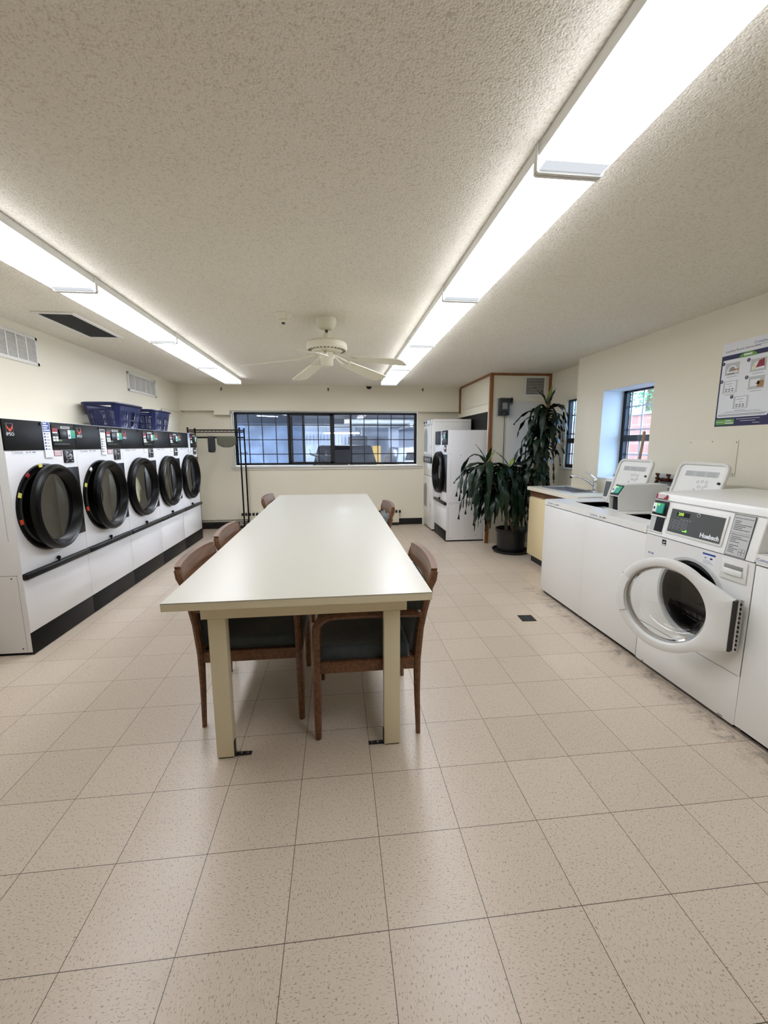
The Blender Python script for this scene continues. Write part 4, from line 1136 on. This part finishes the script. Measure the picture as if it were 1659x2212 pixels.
    if lid_open:
        o = b.out('lid', t, loc=(0.092, 0.468, 0.9185)); o.rotation_euler = (rad(-17), 0, 0)
    else:
        o = b.out('lid', t, loc=(0.092, 0.468, 0.9185)); o.rotation_euler = (rad(90), 0, 0); o.location.z = 0.93
    return t
top_loader('white top-load washer with lid up beside the sink counter', 2.399, False, True)
top_loader('white top-load washer with lid up between front loader and sink-side washer', 1.7305, True, False)
top_loader('white top-load washer at right frame edge, nearest the camera', 0.348, False, False, lid_open=False, lx=-0.285)

# front loader
t = thing('front_load_washer', 'white front-load washer with open round door and grey panel', 'washer', (WXF, 1.0412, 0), rad(-90))
h = 0.354
b = B('white').box(-h, -h+0.014, 0.004, 0.70, 0.03, 0.868).box(h-0.014, h, 0.004, 0.70, 0.03, 0.868).box(-h+0.014, h-0.014, 0.69, 0.70, 0.03, 0.868)
b.m('black').box(-h+0.02, h-0.02, 0.03, 0.05, 0.0, 0.03); b.out('cabinet', t)
px, pz, pr_ = 0.01, 0.575, 0.218
f = B('white').plate(-h, h, 0.291, 0.868, 0.0, 0.014, px, pz, pr_, 64)
f.m('ink').box(-0.222, -0.19, -0.0006, 0, 0.823, 0.858).m('paper').prism([(-0.218, 0.835), (-0.208, 0.846), (-0.196, 0.846), (-0.196, 0.842), (-0.206, 0.84)], -0.0012, -0.0006).box(-0.219, -0.193, -0.0011, -0.0006, 0.8255, 0.8305)
f.m('blue').box(-0.325, -0.282, -0.0006, 0, 0.747, 0.757).m('paper').box(-0.318, -0.29, -0.0011, -0.0006, 0.750, 0.754).m('lightgrey').box(-0.322, -0.285, -0.0006, 0, 0.733, 0.7345)
f.m('paper').box(0.068, 0.146, -0.0006, 0, 0.792, 0.852).m('blue').box(0.068, 0.146, -0.0011, -0.0006, 0.842, 0.852).m('greyink')
for q in range(3): f.box(0.074, 0.138-0.01*q, -0.001, -0.0006, 0.797+q*0.007, 0.799+q*0.007)
f.box(0.08, 0.095, -0.001, -0.0006, 0.823, 0.829).m('ink').box(0.115, 0.13, -0.001, -0.0006, 0.822, 0.831)
f.out('front_panel', t)['label'] = 'white front panel with small stickers'
b = B('lightgrey').lathe([(pr_+0.012, 0.0), (pr_+0.008, -0.008), (pr_-0.008, -0.008), (pr_-0.014, 0.006), (pr_-0.014, 0.03), (pr_, 0.03)], (px, 0, pz), 'Y', 64)
b.m('rubber').lathe([(pr_-0.013, 0.008), (pr_-0.03, 0.0), (pr_-0.045, 0.02), (pr_-0.05, 0.10), (pr_-0.02, 0.12)], (px, 0, pz), 'Y', 64)
b.out('door_gasket', t)
b = B('washdrum').lathe([(0.255, 0.11), (0.26, 0.50), (0.0, 0.51)], (px, 0, pz), 'Y', 48)
b.out('drum', t)
B('white').box(-h+0.0005, h-0.0005, 0.002, 0.016, 0.022, 0.286, 0.006).m('grey').box(-h+0.06, -h+0.075, 0.0005, 0.002, 0.03, 0.036).box(h-0.09, h-0.06, 0.0005, 0.002, 0.03, 0.036).out('lower_panel', t)
# console with sloping face
sl = math.atan(0.17)
CT = Matrix.Translation((0, 0, 0.873)) @ Matrix.Rotation(-sl, 4, 'X')
c = B('white').prism([(-0.004, 0.873), (0.042, 1.112), (0.052, 1.128), (0.075, 1.133), (0.66, 1.148), (0.70, 1.14), (0.70, 0.873)], -h, h, 'YZ')
es = [e for e in c.bm.edges if abs(e.verts[0].co.x-e.verts[1].co.x) < 1e-5 and e.verts[0].co.z > 1.0 and e.verts[1].co.z > 1.0 or (abs(abs(e.verts[0].co.x)-h) < 1e-4 and abs(e.verts[0].co.x-e.verts[1].co.x) < 1e-5)]
bmesh.ops.bevel(c.bm, geom=es, offset=0.008, segments=3, affect='EDGES', profile=0.5); c._fin()
c.at(CT).m('grey').box(-h+0.012, h-0.004, -0.0055, -0.0035, 0.218, 0.2205).at(None)
con = c.out('console', t)
def tz(z): return (z-0.873)*math.sqrt(1+0.17**2)
def onc(b, x0, x1, z0, z1, y0, y1, bev=0.0): return b.box(x0, x1, -0.004-y1, -0.004-y0, tz(z0), tz(z1), bev)
b = B('white2').at(CT); onc(b, -0.207, 0.17, 0.902, 1.064, 0.0, 0.004, 0.002)
b.m('panelgrey'); onc(b, -0.193, 0.157, 0.915, 1.05, 0.0041, 0.0055)
b.m('blackplastic'); onc(b, -0.15, -0.06, 1.012, 1.037, 0.0056, 0.0065)
b.at(None); b.m('ledtext')
b.text('200', 0.026, CT @ tf(-0.12, -0.0110, tz(1.0245)), 0.0002)
b.at(CT)
b.m('greyink')
for q in range(3):
    for r in range(4): onc(b, -0.182+r*0.031, -0.156+r*0.031, 0.934+q*0.0195, 0.949+q*0.0195, 0.0056, 0.0062)
for r in range(4): onc(b, -0.115+r*0.02, -0.105+r*0.02, 0.993, 1.0, 0.0056, 0.0062)
b.m('panelgrey')
for q in range(3):
    for r in range(4): onc(b, -0.179+r*0.031, -0.159+r*0.031, 0.936+q*0.0195, 0.947+q*0.0195, 0.0062, 0.0066)
b.m('led'); onc(b, -0.085, -0.056, 0.931, 0.942, 0.0056, 0.0064)
b.m('chrome').cyl((0.0, -0.0096, tz(1.037)), (0.0, -0.014, tz(1.037)), 0.011, n=18).m('ink').cyl((0.0, -0.014, tz(1.037)), (0.0, -0.0146, tz(1.037)), 0.006)
b.at(None); b.m('paper').text('Huebsch', 0.034, CT @ tf(0.092, -0.0102, tz(0.937)), 0.0006, sx=0.98, bold=0.0012)
b.out('control_panel', con)['label'] = 'dark grey control panel with white lettering'
b = B('ink').at(CT); onc(b, 0.193, 0.306, 0.874, 1.081, 0.0, 0.001)
b.m('lightgrey'); onc(b, 0.196, 0.303, 0.877, 1.078, 0.0011, 0.0018)
b.at(None); b.m('ink').text('OPERATING INSTRUCTIONS', 0.0078, CT @ tf(0.249, -0.0061, tz(1.063)), 0.0001, sx=1.0)
b.text('SUPERVISOR INSTRUCTIONS', 0.0078, CT @ tf(0.249, -0.0061, tz(0.981)), 0.0001, sx=0.97); b.at(CT)
onc(b, 0.2, 0.3, 0.9905, 0.9915, 0.0018, 0.0022)
for q, wd in enumerate((0.035, 0.028, 0.09, 0.06, 0.045, 0.085)): onc(b, 0.206, 0.206+wd, 1.0475-q*0.0085, 1.05-q*0.0085, 0.0018, 0.0022)
for q, wd in enumerate((0.055, 0.088, 0.03, 0.05, 0.0, 0.05, 0.025, 0.05, 0.032, 0.035)):
    if wd: onc(b, 0.206, 0.206+wd, 0.969-q*0.0085, 0.9715-q*0.0085, 0.0018, 0.0022)
for q in range(2):
    for r in range(2):
        x0_, z0_ = 0.264+r*0.017, 0.886+q*0.016
        for (a0, a1, c0, c1) in ((0, 0.015, 0, 0.001), (0, 0.015, 0.014, 0.015), (0, 0.001, 0, 0.015), (0.014, 0.015, 0, 0.015)): onc(b, x0_+a0, x0_+a1, z0_+c0, z0_+c1, 0.0018, 0.0022)
b.at(None); b.out('instruction_label', con)['label'] = 'grey instruction label with black border'
b = B('blackplastic').at(CT); onc(b, -0.342, -0.232, 0.995, 1.082, 0.0, 0.004, 0.001); onc(b, -0.30, -0.236, 0.897, 0.985, 0.0, 0.002)
b.m('lightgrey'); onc(b, -0.342, -0.30, 0.897, 0.985, 0.0, 0.001); b.m('white2'); onc(b, -0.348, -0.228, 0.985, 0.993, 0.0, 0.008, 0.001); onc(b, -0.348, -0.228, 0.888, 0.896, 0.0, 0.006, 0.001)
b.m('paper'); onc(b, -0.336, -0.306, 1.01, 1.066, 0.0041, 0.014, 0.001); b.m('teal'); onc(b, -0.3059, -0.252, 1.006, 1.068, 0.0041, 0.014, 0.001)
b.m('ink'); onc(b, -0.33, -0.317, 1.028, 1.042, 0.0141, 0.0146); b.m('led'); onc(b, -0.3, -0.284, 1.052, 1.064, 0.0141, 0.0148)
b.at(None); b.out('card_reader', con)['label'] = 'white and teal card reader over a dark slot'
b = B('red').at(CT); onc(b, -0.346, -0.256, 1.094, 1.122, 0.0, 0.0012); b.m('paper')
for q, wd in enumerate((0.05, 0.06, 0.066)): onc(b, -0.332, -0.332+wd, 1.0975+q*0.0085, 1.1025+q*0.0085, 0.0012, 0.0017)
b.at(None); b.out('warning_sticker', con)['label'] = 'dark red sticker with white lines'
# soap drawer
b = B('white2').box(0.183, 0.325, -0.006, -0.0005, 0.752, 0.858, 0.004); dr_o = b.out('soap_drawer', t)
B('grey').box(0.205, 0.305, -0.0075, -0.0062, 0.812, 0.832, 0.0005).m('white').box(0.205, 0.305, -0.014, -0.0062, 0.782, 0.811, 0.004).out('handle', dr_o)
# door, opened about its right-hand hinge
HXw, HZw = 0.322, 0.548
DC, RW, RO = -0.322, 0.210, 0.262
def outline(a):
    ca, sa = math.cos(a), math.sin(a); best = RO
    # straight tangents to the hinge edge
    for sgn in (1, -1):
        p0 = (RO*math.cos(rad(75)), sgn*RO*math.sin(rad(75))); p1 = (-DC-0.004, sgn*0.13)
        # ray/segment
        ex, ez = p1[0]-p0[0], p1[1]-p0[1]; den = ca*ez-sa*ex
        if abs(den) > 1e-9:
            tt_ = (p0[0]*ez-p0[1]*ex)/den; s_ = (p0[0]*sa-p0[1]*ca)/den
            if tt_ > 0 and 0 <= s_ <= 1: best = max(best, tt_)
    if ca > 0:
        tt_ = (-DC-0.004)/ca
        if abs(tt_*sa) <= 0.13: best = max(best, tt_)
    return best
d = B('white2')
def mk():
    n = 96; angs = sorted([2*PI*i/n for i in range(n)]+[math.atan2(0.13, -DC-0.004), 2*PI-math.atan2(0.13, -DC-0.004)])
    prof = []
    rings = []
    for a in angs:
        o_ = outline(a); ca, sa = math.cos(a), math.sin(a)
        rr_ = [(RW, 0.0), (RW, -0.024), (RW+0.004, -0.036), (RW+0.010, -0.04), (o_-0.008, -0.04), (o_-0.002, -0.037), (o_, -0.028), (o_-0.002, 0.0)]
        rings.append([d.bm.verts.new((DC+r_*ca, y_, r_*sa)) for r_, y_ in rr_])
    k = len(rings)
    for i in range(k):
        a_, b_ = rings[i], rings[(i+1) % k]
        for j in range(8): d.bm.faces.new((a_[j], a_[(j+1) % 8], b_[(j+1) % 8], b_[j]))
d._run(mk)
door = d.out('door', t, loc=(HXw, -0.03, HZw), sharp=40); door.rotation_euler = (0, 0, rad(22))
B('doorglass').lathe([(RW-0.004, 0.0), (RW-0.012, 0.03), (RW-0.03, 0.075), (RW-0.06, 0.095), (0.0, 0.105)], (DC, 0, 0), 'Y', 48).out('glass', door)
B('chrome').lathe([(RW+0.001, -0.004), (RW-0.006, -0.008), (RW-0.012, 0.0), (RW-0.008, 0.012), (RW+0.001, 0.006)], (DC, 0, 0), 'Y', 64, close=True).m('grey').lathe([(RW-0.001, -0.02), (RW-0.004, -0.018), (RW-0.001, -0.014)], (DC, 0, 0), 'Y', 64).out('trim_ring', door)
B('white').lathe([(RW+0.002, -0.044), (RO-0.008, -0.044), (RO+0.004, -0.038), (RO+0.006, -0.02), (RO+0.004, -0.008), (RW+0.002, -0.040)], (DC, 0, 0), 'Y', 16, rad(152), rad(205)).out('grip', door)
b = B('darksteel').box(-0.004, 0.006, -0.038, 0.012, -0.13, 0.13).m('steel').box(0.0062, 0.026, -0.004, 0.0, -0.135, 0.135).cyl((0.007, -0.004, -0.135), (0.007, -0.004, 0.135), 0.006, n=10).m('ink')
for q in range(11): b.box(0.010, 0.021, -0.0052, -0.0041, -0.126+q*0.0232, -0.114+q*0.0232)
b.out('hinge', door)['label'] = 'perforated steel strip hinge'

# hose valve set and broom
t = thing('water_valve', 'brown double water valve on the wall behind the washers', 'valve', (XR, 2.255, 1.125))
b = B('lightgrey').box(-0.006, -0.0006, -0.14, 0.14, -0.055, 0.05, 0.002).out('plate', t)
b = B('brass').tube([(-0.03, 0.085, 0), (-0.03, -0.085, 0)], 0.014, 10)
for s in (-1, 1):
    b.cyl((-0.005, s*0.06, 0), (-0.05, s*0.06, 0), 0.016).tube([(-0.03, s*0.085, 0.0), (-0.04, s*0.1, -0.015), (-0.045, s*0.105, -0.045)], [0.014, 0.014, 0.016], 8)
b.out('pipe', t)
for s in (-1, 1):
    q = B('brass').cyl((-0.045, s*0.06, 0.0), (-0.065, s*0.06, 0.025), 0.008)
    for a in range(4):
        an = rad(45+90*a); q.tube([(-0.066, s*0.06, 0.028), (-0.07+0.01*math.cos(an), s*0.06+0.032*math.cos(an), 0.03+0.03*math.sin(an))], [0.006, 0.010], 8)
    q.out('handle', t)
t = thing('broom_handle', 'bare wooden broom handle leaning by the washer side window', 'broom', (3.50, 2.69, 0))
B('pole').cyl((0.012, 0, 0.005), (0.105, -0.075, 1.535), 0.012, n=12).sphere((0.105, -0.075, 1.535), 0.0122, n=12).out('shaft', t)

# ------------------------------------------------------------------ potted dracaena
random.seed(21)
PX, PY = 3.095, 4.29
t = thing('potted_dracaena', 'large dark green drooping corn plant in a black pot in the closet corner', 'plant', (PX, PY, 0))
B('pot').lathe([(0.0, 0.0), (0.225, 0.0), (0.245, 0.035), (0.238, 0.037), (0.22, 0.012), (0.0, 0.01)], n=48).out('saucer', t)
B('pot').lathe([(0.0, 0.0125), (0.165, 0.0125), (0.175, 0.02), (0.19, 0.275), (0.204, 0.28), (0.206, 0.318), (0.196, 0.32), (0.186, 0.30), (0.18, 0.27), (0.0, 0.268)], n=48).out('pot', t)
B('soil').lathe([(0.181, 0.272), (0.1, 0.285), (0.0, 0.29)], n=32).out('soil', t)
def okleaf(q):
    X, Y, Z = q.x+PX, q.y+PY, q.z
    if Z < 0.03 or X > 3.765 or Y > 4.745 or Y < 3.6: return False
    if Y < 3.90 and Z < 1.1: return False
    if X > 3.04 and Y < 3.92 and Z < 0.98: return False
    if math.hypot(q.x, q.y) < 0.25 and Z < 0.36: return False
    return True
def cane(pts, r0, r1):
    n = len(pts); b = B('stem')
    sm = []
    for i in range(n-1):
        for k in range(5): sm.append(Vector(pts[i]).lerp(Vector(pts[i+1]), k/5))
    sm.append(Vector(pts[-1])); m = len(sm)
    for _ in range(2): sm = [sm[0]]+[(sm[i-1]+sm[i]*2+sm[i+1])/4 for i in range(1, m-1)]+[sm[-1]]
    b.tube(sm, [r0+(r1-r0)*i/(m-1)+0.0012*(i % 2) for i in range(m)], 10)
    b.out('stem', t); return sm
def crown(name, sm, f0, n, lmin, lmax, wmin, wmax, top=4, bias=None):
    b = B('leaf'); m = len(sm); done = 0; tries = 0
    while done < n and tries < n*14:
        tries += 1
        f = f0+(1-f0)*(done/n)**0.8
        p = sm[min(m-1, int(f*(m-1)))]
        az = done*2.399+random.uniform(-0.5, 0.5)
        if bias is not None and random.random() < 0.35: az = bias+random.uniform(-0.9, 0.9)
        up = f*0.95
        if b.leaf(p, az, rad(random.uniform(5, 62))*up+rad(5), random.uniform(lmin, lmax), random.uniform(wmin, wmax), rad(random.uniform(95, 175)), 0.016, ok=okleaf): done += 1
    p = sm[-1]
    for k in range(top):
        b.m('leafstripe' if k == 0 else 'leaf')
        b.leaf(p, k*2.2+0.6, rad(random.uniform(58, 82)), random.uniform(0.2, 0.3), 0.062, rad(random.uniform(15, 60)), 0.004)
    b.m('leaf')
    o = b.out(name, t, sharp=180, recalc=False)
    return o
# short left cane, middle cane, tall right cane (local to the pot)
A_ = cane([(0.02, -0.03, 0.27), (-0.06, -0.05, 0.46), (-0.19, -0.075, 0.72), (-0.33, -0.09, 1.0), (-0.41, -0.09, 1.21)], 0.016, 0.012)
C_ = cane([(-0.04, 0.05, 0.27), (-0.08, 0.03, 0.6), (-0.11, -0.02, 0.9), (-0.08, -0.03, 1.15)], 0.018, 0.012)
T_ = cane([(0.06, 0.02, 0.27), (0.14, -0.0, 0.6), (0.26, -0.03, 1.1), (0.35, -0.04, 1.55), (0.385, -0.05, 1.93)], 0.022, 0.013)
crown('leaves', A_, 0.50, 54, 0.45, 0.86, 0.07, 0.105, 4, bias=PI)
crown('leaves', C_, 0.40, 52, 0.45, 0.82, 0.07, 0.105, 2)
crown('leaves', T_, 0.28, 122, 0.32, 0.60, 0.065, 0.098, 5)

# ------------------------------------------------------------------ parking garage beyond the long window
struct(B('grey').box(-5.5, 3.94, 6.57, 15.1, -0.12, 0.0), 'floor_garage', 'concrete garage floor beyond the back window', 'floor')
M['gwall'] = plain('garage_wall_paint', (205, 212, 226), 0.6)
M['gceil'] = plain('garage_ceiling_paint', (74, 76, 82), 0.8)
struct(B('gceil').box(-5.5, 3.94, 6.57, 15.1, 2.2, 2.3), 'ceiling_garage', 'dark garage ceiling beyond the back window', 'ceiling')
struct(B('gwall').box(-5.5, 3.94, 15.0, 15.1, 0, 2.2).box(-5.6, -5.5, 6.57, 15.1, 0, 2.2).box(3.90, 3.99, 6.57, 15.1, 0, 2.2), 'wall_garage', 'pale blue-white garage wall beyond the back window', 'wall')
struct(B('gwall').box(2.55, 2.85, 13.2, 13.6, 0, 2.199), 'column_garage', 'pale square garage column', 'column')
b = B('gwall')
for k in range(16): b.box(-0.4+0.13*k, -0.36+0.13*k, 14.96, 14.999, 1.45, 1.85)
b.box(-0.45, 1.75, 14.95, 14.999, 1.85, 1.91)
tag(b.out('railing'), 'pale slatted rail high on the far garage wall', 'railing')
t = thing('garage_light', 'fluorescent strip lit in the garage seen through the middle pane', 'light', (0.93, 12.9, 2.2), group='strip lights in the garage')
B('grey').box(-0.6, 0.6, -0.05, 0.05, -0.37, -0.335).box(-0.5, -0.49, -0.005, 0.005, -0.335, -0.001).box(0.49, 0.5, -0.005, 0.005, -0.335, -0.001).out('housing', t)
B('tube').cyl((-0.58, 0, -0.392), (0.58, 0, -0.392), 0.02, n=10).out('tube', t)
t2 = copy_tree(t); t2.location = (-0.78, 9.0, 2.2); t2.rotation_euler = (0, 0, rad(35)); t2.scale = (0.42, 1, 0.3)  # small lit copy of the strip, turned and shortened
t2['label'] = 'short lit strip at the upper left of the long window'
t2_mesh = [c_ for c_ in t.children if c_.name.startswith('tube')][0].data.copy(); t2_mesh.materials[0] = M['tube2']
for x_, y_, r_, lb_ in ((-4.7, 10.0, 90, 'left side'), (-4.7, 12.8, 90, 'far left side'), (-3.2, 7.8, 90, 'near left side'), (3.45, 7.6, 90, 'near right side'), (3.5, 9.0, 90, 'right side')):  # extra strips out of view, added only to raise the garage light level
    t3 = copy_tree(t); t3.location = (x_, y_, 2.2); [c_ for c_ in t3.children if c_.name.startswith('tube')][0].data = t2_mesh; t3.rotation_euler = (0, 0, rad(r_)); t3.scale = (1, 1, 0.3); t3['label'] = f'added unseen fill strip under the garage ceiling, {lb_} of the garage'

M['carblack'] = plain('car_black', (9, 9, 11), 0.35, spec=0.12)
M['carsilver'] = plain('car_silver', (150, 155, 165), 0.2, metal=0.6)
M['carglass'] = plain('car_glass', (14, 15, 18), 0.5, spec=0.1)
def car(label, x, y, rz, body, hgt, suv=True):
    t = thing('car', label, 'car', (x, y, 0), rz, 'cars parked in the garage')
    L, W = 2.2, 0.9
    s = hgt/1.7
    prof = [(-L, 0.35), (-L, 0.75), (-L+0.1, 1.0), (-L+0.12, 1.05), (L*0.35, 1.08), (L*0.95, 0.92), (L, 0.7), (L, 0.35)]
    b = B(body).prism([(v, z*s) for v, z in prof], -W, W, 'YZ')
    es = [e for e in b.bm.edges if e.calc_length() < 5]; bmesh.ops.bevel(b.bm, geom=es, offset=0.05, segments=3, affect='EDGES', profile=0.5); b._fin()
    b.out('body', t)
    cab = [(-L+0.14, 1.05), (-L+(0.32 if suv else 0.9), 1.68), (L*0.05, 1.7), (L*0.34, 1.08)]
    b = B(body)
    def f():
        lo = [(v, z*s) for v, z in cab]
        a = [b.bm.verts.new((-W*(0.95 if z < 1.3*s else 0.78), v, z)) for v, z in lo]; c = [b.bm.verts.new((W*(0.95 if z < 1.3*s else 0.78), v, z)) for v, z in lo]
        b.bm.faces.new(a[::-1]); b.bm.faces.new(c)
        for i in range(4): b.bm.faces.new((a[i], a[(i+1) % 4], c[(i+1) % 4], c[i]))
    b._run(f); bmesh.ops.bevel(b.bm, geom=b.bm.edges[:], offset=0.04, segments=3, affect='EDGES', profile=0.5); b._fin()
    b.out('cabin', t)
    y0 = -L+0.2 if suv else -L+0.5
    B('carglass').prism([(-0.62, 1.14*s), (0.62, 1.14*s), (0.54, 1.55*s), (-0.54, 1.55*s)], y0-0.03, y0+0.02, 'XZ').out('rear_window', t)
    B('lightgrey').box(-0.26, 0.26, -L-0.012, -L-0.001, 0.72*s, 0.84*s).out('number_plate', t)
    b = B('red').box(-W+0.03, -W+0.2, -L-0.01, -L+0.05, 0.8*s, 1.0*s, 0.01).box(W-0.2, W-0.03, -L-0.01, -L+0.05, 0.8*s, 1.0*s, 0.01); b.out('tail_light', t)
    for sx in (-1, 1):
        for yy in (-1.35, 1.4):
            B('rubber').cyl((sx*0.72, yy, 0.34), (sx*0.93, yy, 0.34), 0.34, n=24).m('lightgrey').cyl((sx*0.931, yy, 0.34), (sx*0.94, yy, 0.34), 0.2, n=16).out('wheel', t)
    return t
car('black car parked tail-on in the garage behind the middle pane', 0.99, 12.2, 0, 'carblack', 1.43)
car('pale silver car parked beside the black car in the garage', 2.75, 10.6, 0, 'carsilver', 1.38, False).location = (2.92, 10.3, 0)
# covered motorcycle
t = thing('motorcycle', 'dark motorcycle parked left of the black car in the garage', 'motorcycle', (0.42, 8.9, 0))
t.scale = (0.7, 1, 1.02)
for yy in (-0.68, 0.72):
    B('rubber').lathe([(0.3, -0.05), (0.33, 0.0), (0.3, 0.05), (0.24, 0.04), (0.24, -0.04)], (0, yy, 0.33), 'X', 24, close=True).m('steel').cyl((-0.04, yy, 0.33), (0.04, yy, 0.33), 0.05).box(-0.01, 0.01, yy-0.25, yy+0.25, 0.31, 0.35).box(-0.01, 0.01, yy-0.02, yy+0.02, 0.08, 0.58).out('wheel', t)
B('darksteel').sphere((0, 0.0, 0.5), 0.26, (0.8, 1.2, 0.9)).tube([(0, 0.72, 0.33), (0, 0.5, 0.9), (0, 0.4, 1.08)], 0.04).tube([(0, -0.68, 0.33), (0, -0.1, 0.6)], 0.04).out('engine', t)
B('carblack').sphere((0, 0.18, 0.93), 0.26, (0.75, 1.2, 0.6)).box(-0.14, 0.14, -0.75, -0.05, 0.86, 0.98, 0.05).sphere((0, 0.55, 1.12), 0.2, (1.1, 0.6, 1.0)).out('tank_and_seat', t)
B('darksteel').tube([(-0.42, 0.32, 1.2), (-0.2, 0.42, 1.14), (0.2, 0.42, 1.14), (0.42, 0.32, 1.2)], 0.02).tube([(-0.38, 0.34, 1.2), (-0.42, 0.36, 1.3)], 0.012).tube([(0.38, 0.34, 1.2), (0.42, 0.36, 1.3)], 0.012).out('handlebar', t)
b = B('ochre').box(-0.13, 0.13, -0.13, 0.13, 0.0, 1.40, 0.01)
o = b.out('bollard', None, (2.12, 13.4, 0)); tag(o, 'yellow painted post base by the far garage wall', 'post')
t = thing('water_tank', 'grey boxy tank with pipes hung by the garage ceiling', 'tank', (1.55, 14.6, 0))
B('gceil').box(-0.32, 0.32, -0.3, 0.3, 1.2, 1.75, 0.06).out('body', t)
B('lightgrey').cyl((-0.1, 0, 1.75), (-0.1, 0, 2.19), 0.06).cyl((0.15, 0, 1.75), (0.15, 0, 2.19), 0.05).cyl((-0.2, 0.1, 0.0), (-0.2, 0.1, 1.2), 0.04).out('pipes', t)
b = B('lightgrey')
b.cyl((-2.0, 12.4, 2.02), (3.85, 12.4, 2.02), 0.04).cyl((1.0, 11.4, 2.1), (3.85, 11.4, 2.1), 0.07).cyl((2.9, 11.0, 1.98), (2.9, 14.9, 1.98), 0.05)
tag(b.out('ceiling_pipe'), 'pale pipes running under the garage ceiling', 'pipe')

# ------------------------------------------------------------------ outside the side windows
struct(B('grey').box(3.99, 14, -4, 24, -0.3, -0.2), 'ground_outside', 'paved ground outside the side windows', 'ground')
def brick():
    n = NT('garden_brick'); co = n.coord()
    mp = n.n('ShaderNodeMapping'); mp.inputs['Rotation'].default_value = (rad(90), 0, rad(90)); n.l(co, mp.inputs[0])
    sp = n.n('ShaderNodeSeparateXYZ'); n.l(co, sp.inputs[0]); cb = n.n('ShaderNodeCombineXYZ'); n.l(sp.outputs[1], cb.inputs[0]); n.l(sp.outputs[2], cb.inputs[1])
    bt = n.n('ShaderNodeTexBrick'); n.l(cb.outputs[0], bt.inputs['Vector'])
    bt.inputs['Color1'].default_value = srgb(214, 138, 112); bt.inputs['Color2'].default_value = srgb(200, 124, 102); bt.inputs['Mortar'].default_value = srgb(196, 160, 146)
    bt.inputs['Scale'].default_value = 1.0; bt.inputs['Brick Width'].default_value = 0.42; bt.inputs['Row Height'].default_value = 0.16; bt.inputs['Mortar Size'].default_value = 0.008
    n.bsdf(bt.outputs[0], 0.85); return n.m
M['brick'] = brick()
b = B('brick').box(6.0, 6.2, 3.0, 12.0, -0.2, 1.93); b.m('lightgrey').box(5.97, 6.23, 3.0, 12.0, 1.9301, 1.97)
tag(b.out('garden_wall'), 'pink brick garden wall outside the side windows', 'wall', kind='thing')
M['treeleaf'] = plain('tree_leaf', (96, 150, 84), 0.6, var=0.4, scale=3)
def tree(label, x, y, z, r, seed):
    rr = random.Random(seed)
    t = thing('tree', label, 'tree', (x, y, -0.2), group='trees beyond the garden wall')
    B('stem').cyl((0, 0, 0), (0, 0, z), 0.12, 0.08, 10).out('trunk', t)
    b = B('treeleaf')
    def f():
        for _ in range(1500):
            d = Vector((rr.gauss(0, 1), rr.gauss(0, 1), rr.gauss(0, 1))).normalized()*r*rr.random()**0.4
            c = Vector((d.x, d.y, z+0.2+d.z*0.9))
            u = Vector((rr.uniform(-1, 1), rr.uniform(-1, 1), rr.uniform(-1, 1))).normalized(); w = u.orthogonal().normalized(); s = rr.uniform(0.05, 0.10)
            b.bm.faces.new([b.bm.verts.new(c+u*s), b.bm.verts.new(c+w*s*0.5), b.bm.verts.new(c-u*s), b.bm.verts.new(c-w*s*0.5)])
    b._run(f); b.out('foliage', t, smooth=False, recalc=False)
tree('leafy tree beyond the garden wall seen in the washer side window', 8.3, 8.6, 3.3, 1.25, 1)
tree('leafy tree beyond the garden wall seen past the tall plant', 8.6, 12.6, 3.3, 1.35, 2)

# ------------------------------------------------------------------ light and render settings
wd = bpy.data.worlds.new('world'); SC.world = wd; wd.use_nodes = True
nt = wd.node_tree; nt.nodes.clear()
o_ = nt.nodes.new('ShaderNodeOutputWorld'); bg = nt.nodes.new('ShaderNodeBackground')
bg.inputs[0].default_value = (0.37, 0.62, 1.0, 1); bg.inputs[1].default_value = 11.0
nt.links.new(bg.outputs[0], o_.inputs[0])
SC.view_settings.view_transform = 'Standard'; SC.view_settings.look = 'None'
SC.view_settings.gamma = 1.0; SC.view_settings.exposure = 0.0; SC.view_settings.use_curve_mapping = False
cy = SC.cycles
cy.max_bounces = 8; cy.diffuse_bounces = 5; cy.glossy_bounces = 4; cy.transmission_bounces = 6; cy.transparent_max_bounces = 12
cy.caustics_reflective = False; cy.caustics_refractive = False
cy.use_adaptive_sampling = True; cy.adaptive_threshold = 0.03
cy.use_denoising = True; cy.sample_clamp_indirect = 6.0
